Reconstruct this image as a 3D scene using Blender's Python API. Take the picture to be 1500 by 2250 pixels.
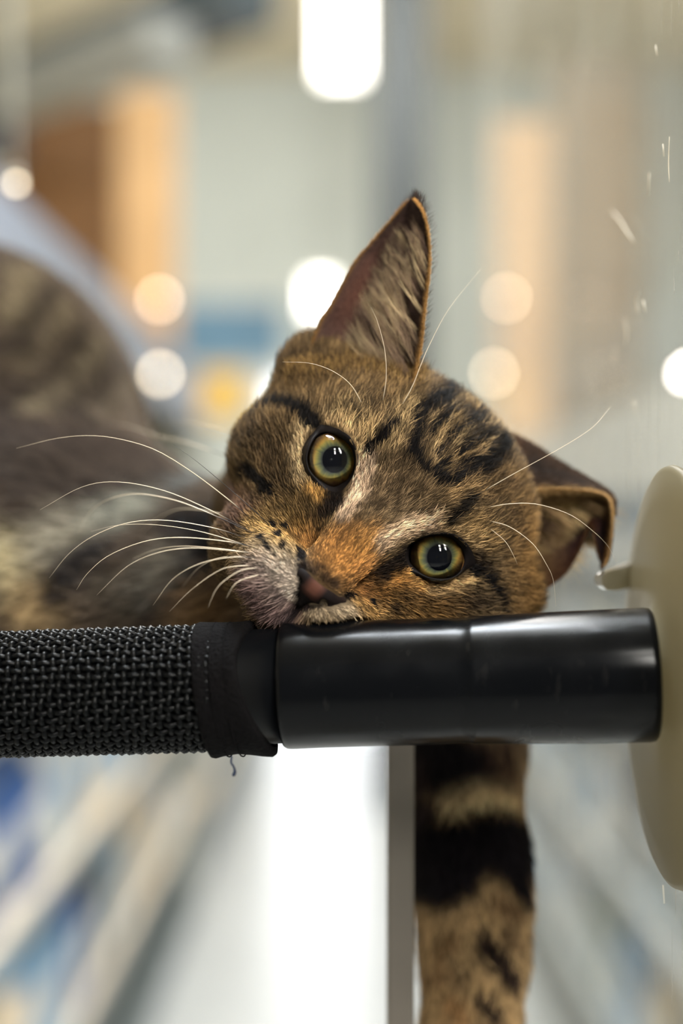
import bpy, bmesh, math, random
import numpy as np
from mathutils import Vector, Matrix

# ------------------------------------------------------------------ camera, world, lights, exposure
for _o in list(bpy.data.objects):
    bpy.data.objects.remove(_o)
SC = bpy.context.scene
COL = SC.collection
H = 1.30                  # camera height above the shop floor
F = 3125.0                # focal length in pixels of the 1500x2250 frame
D = 0.41                  # distance to the kitten's eyes
cam = bpy.data.cameras.new('camera')
cam.sensor_fit = 'VERTICAL'; cam.sensor_height = 36.0; cam.lens = 50.0
cam.clip_start = 0.02; cam.clip_end = 60
cam.dof.use_dof = True; cam.dof.focus_distance = 0.408; cam.dof.aperture_fstop = 3.05
camo = bpy.data.objects.new('camera', cam); COL.objects.link(camo)
camo.location = (0, 0, H); camo.rotation_euler = (math.pi / 2, 0, 0)
SC.camera = camo

w = bpy.data.worlds.new('shop_ambient'); SC.world = w; w.use_nodes = True
w.node_tree.nodes['Background'].inputs[0].default_value = (0.93, 0.96, 1.0, 1)
w.node_tree.nodes['Background'].inputs[1].default_value = 0.20

SC.view_settings.view_transform = 'Standard'
SC.view_settings.look = 'None'
SC.view_settings.gamma = 1.0
SC.view_settings.exposure = 0.0
SC.view_settings.use_curve_mapping = False
SC.cycles.max_bounces = 6; SC.cycles.diffuse_bounces = 3; SC.cycles.glossy_bounces = 3
SC.cycles.transparent_max_bounces = 12; SC.cycles.adaptive_threshold = 0.02
SC.cycles.use_light_tree = False

rng = np.random.default_rng(7)
random.seed(7)


def area_light(name, loc, target, sx, sy, power, color):
    l = bpy.data.lights.new(name, 'AREA'); l.shape = 'RECTANGLE'; l.size = sx; l.size_y = sy
    l.energy = power; l.color = color
    o = bpy.data.objects.new(name, l); COL.objects.link(o); o.location = loc
    o.rotation_euler = (Vector(target) - Vector(loc)).to_track_quat('-Z', 'Y').to_euler()
    return o


# light of the ceiling luminaires in the part of the shop behind the camera and along the aisle; the last two are added fills
area_light('key_luminaire_light', (1.20, -0.95, 2.60), (0.0, 0.41, 1.25), 0.16, 0.90, 92, (1.0, 0.95, 0.88))
area_light('fill_luminaire_light', (0.55, -1.45, 2.62), (0.0, 0.41, 1.25), 0.16, 0.90, 60, (1.0, 0.96, 0.90))
area_light('overhead_luminaire_light', (-0.05, 0.78, 2.62), (0.0, 0.5, 1.25), 0.30, 0.90, 60, (0.86, 0.94, 1.0))
area_light('aisle_luminaire_light', (0.0, 1.9, 3.72), (0.0, 1.9, 0), 0.5, 2.4, 110, (1.0, 0.97, 0.93))
area_light('added_rear_fill', (0.0, 4.95, 3.80), (0.0, 5.6, 0), 1.6, 0.8, 150, (1.0, 0.97, 0.93))  # added light without a fitting, brightens the far wall

area_light('added_ceiling_fill', (-0.3, 4.7, 3.30), (-0.9, 7.6, 3.9), 1.2, 0.25, 42, (1.0, 0.95, 0.86))  # added uplight with no lamp behind it, lifts the far ceiling


# ------------------------------------------------------------------ helpers
def P(px, py, d):
    return Vector(((px - 750.0) / F * d, d, H + (1125.0 - py) / F * d))


def lin(c):
    c = np.asarray(c, dtype=np.float64) / 255.0
    return np.where(c <= 0.04045, c / 12.92, ((c + 0.055) / 1.055) ** 2.4)


def mat(name, col, rough=0.6, spec=0.4, metal=0.0, emit=None, estr=0.0, noise=0.0, nscale=20.0, bump=0.0):
    m = bpy.data.materials.new(name); m.use_nodes = True
    nt = m.node_tree; b = nt.nodes['Principled BSDF']
    c = lin(col)
    b.inputs['Base Color'].default_value = (*c, 1)
    b.inputs['Roughness'].default_value = rough
    b.inputs['Specular IOR Level'].default_value = spec
    b.inputs['Metallic'].default_value = metal
    if emit is not None:
        b.inputs['Emission Color'].default_value = (*lin(emit), 1)
        b.inputs['Emission Strength'].default_value = estr
    if noise > 0 or bump > 0:
        tc = nt.nodes.new('ShaderNodeTexCoord')
        n = nt.nodes.new('ShaderNodeTexNoise'); n.inputs['Scale'].default_value = nscale
        n.inputs['Detail'].default_value = 4
        nt.links.new(tc.outputs['Object'], n.inputs['Vector'])
        if noise > 0:
            r = nt.nodes.new('ShaderNodeMapRange')
            r.inputs[1].default_value = 0.3; r.inputs[2].default_value = 0.7
            r.inputs[3].default_value = 1 - noise; r.inputs[4].default_value = 1 + noise
            nt.links.new(n.outputs['Fac'], r.inputs[0])
            mx = nt.nodes.new('ShaderNodeVectorMath'); mx.operation = 'SCALE'
            mx.inputs[0].default_value = c
            nt.links.new(r.outputs[0], mx.inputs['Scale'])
            nt.links.new(mx.outputs[0], b.inputs['Base Color'])
        if bump > 0:
            bp = nt.nodes.new('ShaderNodeBump'); bp.inputs['Strength'].default_value = bump
            bp.inputs['Distance'].default_value = 0.002
            nt.links.new(n.outputs['Fac'], bp.inputs['Height'])
            nt.links.new(bp.outputs[0], b.inputs['Normal'])
    return m


def obj_from(name, verts, faces, material, parent=None, smooth=True):
    me = bpy.data.meshes.new(name)
    me.from_pydata([tuple(map(float, v)) for v in verts], [], [tuple(map(int, f)) for f in faces])
    me.update()
    if smooth:
        me.polygons.foreach_set('use_smooth', [True] * len(me.polygons))
    if material is not None:
        me.materials.append(material)
    o = bpy.data.objects.new(name, me); COL.objects.link(o)
    if parent is not None:
        o.parent = parent
        o.matrix_parent_inverse = parent_matrix(parent).inverted()
    return o


def parent_matrix(p):
    m = Matrix.LocRotScale(p.location, p.rotation_euler, p.scale)
    if p.parent is not None:
        m = parent_matrix(p.parent) @ p.matrix_parent_inverse @ m
    return m


def bm_obj(name, bm, material, parent=None, smooth=False):
    me = bpy.data.meshes.new(name)
    bmesh.ops.recalc_face_normals(bm, faces=bm.faces)
    bm.to_mesh(me); bm.free()
    if smooth:
        me.polygons.foreach_set('use_smooth', [True] * len(me.polygons))
    if material is not None:
        me.materials.append(material)
    o = bpy.data.objects.new(name, me); COL.objects.link(o)
    if parent is not None:
        o.parent = parent
        o.matrix_parent_inverse = parent_matrix(parent).inverted()
    return o


def add_box(bm, x0, x1, y0, y1, z0, z1, bevel=0.0, M=None):
    r = bmesh.ops.create_cube(bm, size=1.0)
    vs = r['verts']
    for v in vs:
        v.co = Vector(((x0 + x1) / 2 + v.co.x * (x1 - x0), (y0 + y1) / 2 + v.co.y * (y1 - y0), (z0 + z1) / 2 + v.co.z * (z1 - z0)))
    if bevel > 0:
        es = list({e for v in vs for e in v.link_edges})
        rb = bmesh.ops.bevel(bm, geom=es, offset=bevel, segments=2, affect='EDGES', profile=0.6)
        vs = list({v for f in rb['faces'] for v in f.verts} | {v for v in vs if v.is_valid})
    if M is not None:
        for v in vs:
            v.co = M @ v.co


def box(name, x0, x1, y0, y1, z0, z1, material, parent=None, bevel=0.0, M=None):
    bm = bmesh.new(); add_box(bm, x0, x1, y0, y1, z0, z1, bevel, M)
    return bm_obj(name, bm, material, parent)


def tag(o, label=None, cat=None, group=None, kind=None):
    if label: o['label'] = label
    if cat: o['category'] = cat
    if group: o['group'] = group
    if kind: o['kind'] = kind
    return o


def thing(name, label, cat, loc=(0, 0, 0), group=None):
    o = bpy.data.objects.new(name, None); COL.objects.link(o)
    o.location = loc; o.empty_display_size = 0.02
    return tag(o, label, cat, group)


def lathe(profile, origin, axis, seg=48, closed_ends=True):
    """profile: list of (t along axis, r)"""
    axis = Vector(axis).normalized()
    a = axis.orthogonal().normalized(); b = axis.cross(a)
    V, Fc = [], []
    for t, r in profile:
        for k in range(seg):
            th = 2 * math.pi * k / seg
            V.append(Vector(origin) + axis * t + (a * math.cos(th) + b * math.sin(th)) * r)
    n = len(profile)
    for i in range(n - 1):
        for k in range(seg):
            k2 = (k + 1) % seg
            Fc.append((i * seg + k, i * seg + k2, (i + 1) * seg + k2, (i + 1) * seg + k))
    if closed_ends:
        Fc.append(tuple(range(seg))[::-1]); Fc.append(tuple((n - 1) * seg + k for k in range(seg)))
    return V, Fc


def tube(points, radii, seg=6, cap=True):
    pts = [Vector(p) for p in points]
    V, Fc = [], []
    n = len(pts)
    prev = None
    for i, p in enumerate(pts):
        t = (pts[min(i + 1, n - 1)] - pts[max(i - 1, 0)]).normalized()
        if prev is None:
            a = t.orthogonal().normalized()
        else:
            a = (prev - t * prev.dot(t)).normalized()
        prev = a
        b = t.cross(a)
        for k in range(seg):
            th = 2 * math.pi * k / seg
            V.append(p + (a * math.cos(th) + b * math.sin(th)) * radii[i])
    for i in range(n - 1):
        for k in range(seg):
            k2 = (k + 1) % seg
            Fc.append((i * seg + k, i * seg + k2, (i + 1) * seg + k2, (i + 1) * seg + k))
    if cap:
        Fc.append(tuple(range(seg))[::-1]); Fc.append(tuple((n - 1) * seg + k for k in range(seg)))
    return V, Fc


def catmull(pts, n):
    p = np.asarray(pts, float)
    p = np.vstack([2 * p[0] - p[1], p, 2 * p[-1] - p[-2]])
    m = len(p) - 3
    out = []
    for t in np.linspace(0, m - 1e-6, n):
        i = int(t); f = t - i
        a, b, c, d = p[i], p[i + 1], p[i + 2], p[i + 3]
        out.append(0.5 * (2 * b + (c - a) * f + (2 * a - 5 * b + 4 * c - d) * f * f + (3 * b - a - 3 * c + d) * f ** 3))
    return np.array(out)


# ------------------------------------------------------------------ the shop: structure
M_floor = mat('glossy_white_floor_tile', (178, 182, 182), rough=0.26, spec=0.5, noise=0.04, nscale=3)
M_wall = mat('pale_wall_paint', (180, 188, 186), rough=0.8, noise=0.05, nscale=2)
M_wallside = mat('warm_wall_paint', (196, 188, 168), rough=0.8, noise=0.05, nscale=2)
M_ceil = mat('cream_ceiling_paint', (214, 205, 182), rough=0.85, noise=0.04, nscale=2)
M_grey = mat('slate_grey_paint', (112, 122, 124), rough=0.6, noise=0.05, nscale=4)
M_lgrey = mat('light_grey_paint', (172, 176, 168), rough=0.6, noise=0.05, nscale=4)
M_white = mat('white_powder_coat', (206, 206, 198), rough=0.45)
M_cream = mat('cream_shelf_laminate', (220, 208, 186), rough=0.5)
M_bluewhite = mat('pale_blue_laminate', (138, 148, 166), rough=0.4)
M_brown = mat('brown_wood', (112, 80, 46), rough=0.55, noise=0.16, nscale=6)
M_tan = mat('tan_pine_wood', (204, 168, 122), rough=0.5, noise=0.08, nscale=9)
M_tanpale = mat('pale_birch_wood', (206, 174, 138), rough=0.55, noise=0.08, nscale=9)
M_black = mat('black_plastic', (30, 30, 34), rough=0.4)
M_steel = mat('brushed_steel', (150, 152, 152), rough=0.35, metal=0.7)

YB = 8.4
XL, XR = -2.4, 2.6
for nm, b_, m_ in [
    ('floor', (XL, XR, -2.5, YB, -0.1, 0.0), M_floor),
    ('ceiling', (XL, XR, -2.5, YB, 3.9, 4.0), M_ceil),
    ('wall_back', (XL, XR, YB, YB + 0.1, 0.0, 3.9), M_wall),
    ('wall_left', (XL - 0.1, XL, -2.5, YB + 0.1, -0.1, 4.0), M_wallside),
    ('wall_right', (XR, XR + 0.1, -2.5, YB + 0.1, -0.1, 4.0), M_wallside)]:
    tag(box(nm, *b_, m_), kind='structure')

# bright glazed entrance door in the far wall (daylight behind it)
M_frame = mat('white_door_frame', (225, 225, 222), rough=0.4)
M_day = mat('daylit_glass', (235, 240, 245), rough=0.2, emit=(244, 248, 255), estr=2.7)
M_daywin = mat('daylit_window_glass', (235, 240, 245), rough=0.2, emit=(250, 240, 226), estr=1.25)
door = tag(bpy.data.objects.new('door_1', None), 'bright glazed entrance door in the far wall', kind='structure')
COL.objects.link(door); door.location = (-0.12, YB, 0)
box('door_frame', -0.46, -0.40, YB - 0.06, YB, 0, 2.06, M_frame, door)
box('door_frame', 0.26, 0.32, YB - 0.06, YB, 0, 2.06, M_frame, door)
box('door_frame', -0.46, 0.32, YB - 0.06, YB, 2.06, 2.12, M_frame, door)
box('pane', -0.40, 0.26, YB - 0.03, YB - 0.01, 0.02, 2.06, M_day, door)
box('door_handle', 0.16, 0.19, YB - 0.09, YB - 0.03, 0.9, 1.3, M_steel, door)


# ------------------------------------------------------------------ the shop: fittings (x, y from the camera; z above the floor)
def lamp_panel(name, label, x0, x1, y0, y1, z0, z1, estr, hang, group=None, col=(255, 250, 240)):
    r = thing(name, label, 'lamp', ((x0 + x1) / 2, (y0 + y1) / 2, z0), group)
    me = mat('lit_diffuser_' + name, (240, 238, 230), rough=0.5, emit=col, estr=estr)
    box('diffuser', x0, x1, y0, y1, z0, z1, me, r, bevel=0.01)
    box('housing', x0 - 0.006, x1 + 0.006, y0 - 0.006, y1 + 0.006, z1, z1 + 0.03, M_white, r)
    if hang > z1 + 0.03:
        for sx in (x0 + 0.02, x1 - 0.02):
            V, Fc = tube([(sx, (y0 + y1) / 2, z1 + 0.03), (sx, (y0 + y1) / 2, hang)], [0.002, 0.002], 6)
            obj_from('suspension_cable', V, Fc, M_steel, r)
    return r


lamp_panel('pendant_lamp', 'tall white glowing rectangular pendant lamp hanging over the aisle', -0.057, 0.057, 4.0, 4.06, H + 1.232, H + 1.52, 7.5, 3.9)
lamp_panel('pendant_lamp', 'small white glowing lamp behind the upright ear, far down the aisle', -0.17, -0.045, 7.6, 7.66, H + 1.06, H + 1.24, 7.0, 3.9)
lamp_panel('ceiling_light', 'ceiling luminaire over the near aisle above the frame', -0.25, 0.25, 0.7, 3.1, 3.74, 3.78, 2.0, 3.9, 'ceiling luminaires')
# luminaires behind the photographer, seen only mirrored in the kitten's eyes
lamp_panel('ceiling_light', 'ceiling luminaire behind the photographer mirrored in the kitten eyes', 1.12, 1.28, -1.40, -0.50, 2.62, 2.66, 9.0, 3.9, 'ceiling luminaires')
lamp_panel('ceiling_light', 'second ceiling luminaire behind the photographer, further back', 0.47, 0.63, -1.90, -1.00, 2.64, 2.68, 5.0, 3.9, 'ceiling luminaires')


lamp_panel('ceiling_light', 'ceiling luminaire hanging right above the kitten over the frame', -0.20, 0.10, 0.33, 1.23, 2.64, 2.68, 4.0, 3.9, 'ceiling luminaires')


def bulb(label, px, py, d, r, estr, col, stem, reach):
    """small lit bulb in a socket; a bracket of length reach fixes it in direction stem"""
    p = P(px, py, d); sv = Vector(stem)
    t = thing('spot_bulb', label, 'lamp', p, 'small round bulbs blurred into discs')
    me = mat('lit_bulb', (240, 230, 210), emit=col, estr=estr)
    bm = bmesh.new(); bmesh.ops.create_icosphere(bm, subdivisions=3, radius=r, matrix=Matrix.Translation(p))
    bm_obj('bulb', bm, me, t, True)
    V, Fc = lathe([(0, r * 0.7), (r * 1.2, r * 0.9), (r * 2.4, r * 0.9)], p + sv * r * 0.5, stem, 20)
    obj_from('socket', V, Fc, M_white, t)
    V, Fc = tube([p + sv * r * 2.5, p + sv * reach], [min(.004, r * .5)] * 2, 6)
    obj_from('bracket', V, Fc, M_white, t)


bulb('warm round bulb glowing at the foot of the tan post', 350, 658, 4.30, 0.010, 17, (255, 224, 196), (0, 1, 0), .062)
bulb('pale yellow round bulb glowing above the yellow poster, left of the kitten', 352, 822, 3.46, 0.009, 19, (255, 234, 200), (-1, 0, 0), .02 + .0105)
bulb('warm round bulb at the foot of the pale post', 1112, 655, 4.30, 0.010, 16, (255, 220, 186), (0, 1, 0), .062)
bulb('pale yellow round bulb right above the kitten head', 1085, 820, 4.38, 0.010, 21, (255, 230, 196), (1, 0, 0), .03)
bulb('small pale glowing ball added as a glint at the left edge of the picture', 36, 403, 0.95, 0.0024, 9, (250, 232, 200), (0, 0, 1), 3.9 - H - .2195)  # glowing ball stands in for a reflected glint, not a lamp
bulb('white round bulb at the right edge of the picture', 1512, 822, 3.6, 0.010, 70, (255, 246, 235), (0, 0, -1), .349 - .186)


M_paleblue = mat('pale_blue_grey_paint', (168, 178, 180), rough=.6)
M_rail = mat('grey_price_rail', (168, 170, 166), rough=.5)


# shelving gondolas on both sides of the aisle
def gondola(label, x_face, depth, y0, y1, z_top, shelf_z, side, m_body, m_shelf, m_fascia):
    g = thing('shelving_unit', label, 'shelving', (x_face, (y0 + y1) / 2, 0))
    xb = x_face + side * depth
    xa, xc = sorted((x_face, xb))
    box('back_panel', *sorted((xb - side * 0.03, xb)), y0, y1, 0, z_top, m_body, g)
    box('plinth', *sorted((x_face + side * 0.02, xb)), y0, y1, 0, 0.12, M_grey, g)
    for z in shelf_z:
        s = box('shelf_board', xa, xc, y0, y1, z - 0.03, z, m_shelf, g)
        box('price_rail', *sorted((x_face - side * 0.006, x_face)), y0, y1, z - 0.03, z, M_rail, s)
    box('end_panel', xa, xc, y0 - 0.02, y0, 0, z_top, m_body, g)
    box('end_panel', xa, xc, y1, y1 + 0.02, 0, z_top, m_body, g)
    box('top_board', xa, xc, y0, y1, z_top, z_top + 0.025, m_shelf, g)
    box('fascia', *sorted((x_face - side * 0.012, x_face)), y0, y1, z_top - 0.13, z_top + 0.03, m_fascia, g)
    return g


GL = gondola('tall cream shelving unit with pale blue fascia on the left of the aisle', -0.46, 0.62, 1.75, 4.6, H + 0.405, [0.40, 0.72, 1.02, 1.33], -1, M_lgrey, M_cream, M_bluewhite)
GF = gondola('low cream shelving unit further down the left of the aisle', -0.47, 0.45, 4.75, 7.7, H - 0.28, [0.30, 0.62], -1, M_lgrey, M_cream, M_cream)
GR = gondola('white shelving unit stocked with pale goods on the right of the aisle', 0.50, 0.45, 1.9, 5.2, H + 0.16, [0.34, 0.64, 0.94, 1.22], 1, M_paleblue, M_paleblue, M_white)


# goods on the shelves
def bag_mesh(wd, dp, ht):
    V, Fc = [], []
    rows = [(0, .92, .95), (.08, 1, 1), (.35, 1, 1.05), (.65, .99, .95), (.85, .97, .55), (.93, .98, .16), (1, 1, .10)]
    seg = 16
    for t, a, b in rows:
        for k in range(seg):
            th = 2 * math.pi * k / seg
            c, s = math.cos(th), math.sin(th)
            V.append((math.copysign(abs(c) ** .5, c) * wd / 2 * a, math.copysign(abs(s) ** .5, s) * dp / 2 * b, t * ht))
    for i in range(len(rows) - 1):
        for k in range(seg):
            Fc.append((i * seg + k, i * seg + (k + 1) % seg, (i + 1) * seg + (k + 1) % seg, (i + 1) * seg + k))
    Fc.append(tuple(range(seg))[::-1]); Fc.append(tuple((len(rows) - 1) * seg + k for k in range(seg)))
    return V, Fc


GOODS = {
    'cream': (222, 208, 184), 'white': (214, 214, 208), 'navy blue': (44, 82, 140), 'light blue': (120, 158, 190),
    'charcoal': (74, 82, 90), 'olive': (112, 112, 92), 'pale grey': (186, 190, 188), 'grey blue': (112, 134, 148),
    'yellow': (206, 170, 60), 'sage': (140, 152, 142), 'beige': (196, 180, 152)}
GM = {k: mat('printed_' + k.replace(' ', '_'), v, rough=0.45, noise=0.10, nscale=14) for k, v in GOODS.items()}
_gcache = {}


ORD = ['first', 'second', 'third', 'fourth', 'fifth', 'sixth', 'seventh', 'eighth', 'ninth', 'tenth', 'eleventh']


def good(kind, colour, x, y, z, wd, dp, ht, shelf, rz, level, nth):
    """kind: bag, box or tub; one thing per piece with its own parts"""
    label = f'{colour} {kind}, {ORD[nth]} from the near end on the {level} shelf of the {shelf}'
    r = thing('pet_food_' + kind, label, kind, (x, y, z), 'goods on the ' + shelf)
    r.rotation_euler = (0, 0, rz)
    key = (kind, colour, round(wd, 2), round(dp, 2), round(ht, 2))
    if key in _gcache:
        for src in _gcache[key]:
            c = src.copy(); COL.objects.link(c); c.parent = r; c.matrix_parent_inverse = Matrix.Identity(4)
        return r
    parts = []
    acc = M_white if colour not in ('white', 'cream', 'pale grey') else GM['light blue']
    if kind == 'bag':
        V, Fc = bag_mesh(wd, dp, ht); o = obj_from('bag_body', V, Fc, GM[colour]); parts.append(o)
        bm = bmesh.new(); add_box(bm, -wd * .3, wd * .3, -dp * .535, -dp * .50, ht * .3, ht * .55)
        parts.append(bm_obj('printed_label', bm, acc))
    elif kind == 'box':
        bm = bmesh.new(); add_box(bm, -wd / 2, wd / 2, -dp / 2, dp / 2, 0, ht, 0.003); parts.append(bm_obj('carton', bm, GM[colour]))
        bm = bmesh.new(); add_box(bm, -wd * .36, wd * .36, -dp / 2 - .002, -dp / 2, ht * .25, ht * .7); parts.append(bm_obj('printed_label', bm, acc))
    else:
        q = wd / 2
        V, Fc = lathe([(0, q * .9), (.01, q), (ht * .8, q), (ht * .84, q * .93)], (0, 0, 0), (0, 0, 1), 24); parts.append(obj_from('tub_body', V, Fc, GM[colour]))
        V, Fc = lathe([(ht * .84, q * .97), (ht * .97, q * .97), (ht, q * .9)], (0, 0, 0), (0, 0, 1), 24); parts.append(obj_from('lid', V, Fc, acc))
    for o in parts:
        o.parent = r; o.matrix_parent_inverse = Matrix.Identity(4)
    _gcache[key] = parts
    return r


def stock(xf, side, z, y_from, items, shelf):
    y = y_from
    level = 'top' if z > 1.1 else 'upper' if z > .9 else 'middle' if z > .5 else 'lower'
    for nth, (kind, colour, wd, ht) in enumerate(items):
        dp = 0.16 if kind != 'tub' else wd
        # the printed front (-Y of the piece) turns to the aisle
        good(kind, colour, xf + side * (dp / 2 + 0.012), y + wd / 2, z + 0.0005, wd, dp, ht, shelf, math.pi / 2 if side < 0 else -math.pi / 2, level, nth)
        y += wd + 0.03


L1 = 'left shelving'
stock(-0.46, -1, 1.02, 1.82, [('bag', 'navy blue', .26, .26), ('bag', 'navy blue', .22, .25), ('box', 'light blue', .2, .24), ('bag', 'pale grey', .24, .26), ('bag', 'pale grey', .24, .26), ('box', 'cream', .2, .25), ('bag', 'cream', .24, .26), ('box', 'white', .22, .22), ('bag', 'white', .24, .26)], L1)
stock(-0.46, -1, 0.72, 1.82, [('bag', 'navy blue', .24, .25), ('bag', 'navy blue', .22, .24), ('box', 'pale grey', .22, .22), ('bag', 'cream', .24, .25), ('bag', 'white', .24, .24), ('box', 'light blue', .14, .22), ('bag', 'olive', .22, .24), ('bag', 'charcoal', .2, .24), ('box', 'light blue', .2, .2), ('bag', 'white', .24, .25)], L1)
stock(-0.46, -1, 0.40, 1.82, [('bag', 'cream', .24, .26), ('tub', 'cream', .14, .22), ('box', 'light blue', .2, .2), ('bag', 'navy blue', .22, .25), ('bag', 'charcoal', .22, .24), ('bag', 'grey blue', .22, .25), ('bag', 'beige', .24, .25), ('bag', 'beige', .24, .25), ('bag', 'pale grey', .24, .24)], L1)
L2 = 'far shelving'
stock(-0.47, -1, 0.62, 4.85, [('bag', 'white', .26, .26), ('bag', 'olive', .24, .26), ('box', 'light blue', .2, .22), ('bag', 'white', .26, .26), ('bag', 'pale grey', .26, .26), ('bag', 'white', .26, .26), ('bag', 'cream', .26, .26)], L2)
stock(-0.47, -1, 0.30, 4.85, [('bag', 'cream', .26, .26), ('bag', 'cream', .26, .26), ('bag', 'grey blue', .24, .26), ('bag', 'white', .26, .26), ('bag', 'white', .26, .26)], L2)
R1 = 'right shelving'
stock(0.50, 1, 0.94, 1.98, [('bag', 'grey blue', .24, .22), ('bag', 'pale grey', .24, .24), ('box', 'pale grey', .2, .2), ('bag', 'sage', .24, .23), ('bag', 'white', .24, .24), ('bag', 'grey blue', .24, .24)], R1)
stock(0.50, 1, 0.64, 1.98, [('bag', 'charcoal', .22, .25), ('bag', 'grey blue', .22, .24), ('bag', 'charcoal', .24, .25), ('bag', 'white', .24, .24), ('bag', 'grey blue', .2, .22), ('box', 'pale grey', .2, .22), ('bag', 'white', .24, .24), ('bag', 'pale grey', .24, .24)], R1)
stock(0.50, 1, 0.34, 1.98, [('bag', 'grey blue', .24, .24), ('bag', 'beige', .22, .22), ('bag', 'light blue', .24, .24), ('bag', 'sage', .22, .22), ('bag', 'grey blue', .22, .22), ('bag', 'white', .24, .24), ('bag', 'grey blue', .24, .24), ('bag', 'white', .24, .24)], R1)
stock(0.50, 1, 1.22, 1.98, [('box', 'beige', .2, .16), ('box', 'pale grey', .24, .17), ('box', 'white', .24, .18), ('box', 'white', .24, .18), ('box', 'pale grey', .24, .18), ('box', 'white', .24, .18)], R1)

# wooden cabinets standing on the shelving, with their front posts
zt = H + 0.4355
c = thing('wooden_cabinet', 'brown wooden cabinet with tan front post on top of the left shelving', 'cabinet', (-0.72, 4.4, zt))
box('back_panel', -1.02, -0.69, 4.42, 4.45, zt, H + 1.27, M_brown, c)
box('post', -0.685, -0.515, 4.36, 4.44, zt, H + 1.29, M_tan, c)
box('post', -1.05, -1.02, 4.36, 4.44, zt, H + 1.30, M_tan, c)
for zz in (zt + 0.28, zt + 0.60):
    box('shelf_board', -1.02, -0.69, 4.40, 4.42, zz, zz + 0.012, M_brown, c)
zr = H + 0.1905
c = thing('wooden_cabinet', 'pale wooden cabinet with birch post on top of the right shelving', 'cabinet', (0.72, 4.4, zr))
M_browngrey = mat('weathered_brown_wood', (136, 127, 112), rough=0.6, noise=0.10, nscale=5)
box('back_panel', 0.65, 0.94, 4.42, 4.45, zr, H + 1.42, M_browngrey, c)
box('post', 0.478, 0.645, 4.36, 4.44, zr, H + 1.20, M_tanpale, c)
box('shelf_board', 0.65, 0.94, 4.40, 4.42, zr + 0.5, zr + 0.515, M_browngrey, c)

M_pillar = mat('dark_slate_paint', (38, 44, 46), rough=.7, noise=.05, nscale=4)
pl = thing('pillar', 'slate grey square pillar behind the upright ear', 'pillar', (0.25, 6.2, 0))
box('shaft', 0.14, 0.38, 6.1, 6.3, 0.10, 3.9, M_pillar, pl, bevel=0.008)
box('base', 0.13, 0.39, 6.09, 6.31, 0.0, 0.10, M_grey, pl, bevel=0.008)

# duct and cable tray crossing under the ceiling at the upper left
Mdir = Matrix.Translation((-0.62, 3.70, 0)) @ Matrix.Rotation(math.atan2(-0.90, 0.884), 4, 'Z')
M_duct = mat('dark_slate_duct', (60, 70, 76), rough=.6)
dt = thing('ceiling_duct', 'slate grey duct crossing the upper left corner under the ceiling', 'duct', (-0.62, 3.70, H + 1.155))
box('duct_body', -0.95, 0.55, -0.05, 0.11, H + 1.155, H + 1.275, M_duct, dt, M=Mdir)
for q_ in (-0.6, 0.45):
    V, Fc = tube([Mdir @ Vector((q_, .03, H + 1.275)), Mdir @ Vector((q_, .03, 3.9))], [.004, .004], 8)
    obj_from('hanger_rod', V, Fc, M_grey, dt)
M_tray = mat('galvanised_tray', (128, 132, 130), rough=.6)
ct = thing('cable_tray', 'light grey cable tray running below the slate duct', 'cable tray', (-0.62, 3.70, H + 1.05))
box('tray', -0.95, 0.45, -0.20, -0.06, H + 1.05, H + 1.14, M_tray, ct, M=Mdir)
V, Fc = tube([Mdir @ Vector((-.4, -.11, H + 1.14)), Mdir @ Vector((-.4, -.11, 3.9))], [.004, .004], 8)
obj_from('hanger_rod', V, Fc, M_grey, ct)

sc_ = thing('security_camera', 'black camera hanging at the left edge below the cable tray', 'camera', P(5, 310, 3.4))
p = P(8, 312, 3.4)
V, Fc = lathe([(0, 0.03), (0.02, 0.05), (0.08, 0.05), (0.11, 0.03)], p - Vector((0, 0, 0.055)), (0, 0, 1), 24)
obj_from('camera_dome', V, Fc, M_black, sc_)
V, Fc = tube([p + Vector((0, 0, 0.05)), Vector((p.x, p.y, 3.9))], [0.012, 0.012], 10)
obj_from('mount', V, Fc, M_lgrey, sc_)

# posters on the far wall
M_bl = mat('blue_print', (86, 122, 148), rough=0.6, noise=0.2, nscale=7)
M_ye = mat('yellow_print', (220, 178, 60), rough=0.6, noise=0.05, nscale=7)
pb = thing('wall_banner', 'wide muted blue banner on the far wall left of the kitten head', 'banner', (-0.62, YB - 0.02, H + .88))
box('banner_sheet', -1.02, -0.34, YB - 0.02, YB - 0.012, H + .87, H + 1.235, M_bl, pb)
box('rail', -1.04, -0.32, YB - 0.03, YB - 0.005, H + 1.235, H + 1.255, M_white, pb)
py_ = thing('wall_poster', 'yellow poster on the far wall beneath the blue banner', 'poster', (-0.7, YB - 0.02, H + .55))
box('poster_sheet', -0.90, -0.58, YB - 0.02, YB - 0.012, H + .55, H + .83, M_ye, py_)
box('rail', -0.91, -0.57, YB - 0.03, YB - 0.005, H + .83, H + .845, M_white, py_)

# upright of the cage stand, seen below the pole
us = thing('metal_upright', 'grey brown metal upright standing below the pole beside the hanging paw', 'post', (0.019, 0.456, 0))
M_up = mat('grey_brown_metal', (104, 98, 90), rough=0.6)
xu0 = (851 - 750) / F * 0.456; xu1 = (910 - 750) / F * 0.456
box('post_profile', xu0, xu1, 0.456, 0.470, 0.01, P(0, 1600, .456).z, M_up, us, bevel=0.0015)
box('foot_plate', xu0 - .02, xu1 + .02, 0.436, 0.49, 0.0, 0.01, M_up, us)

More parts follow.
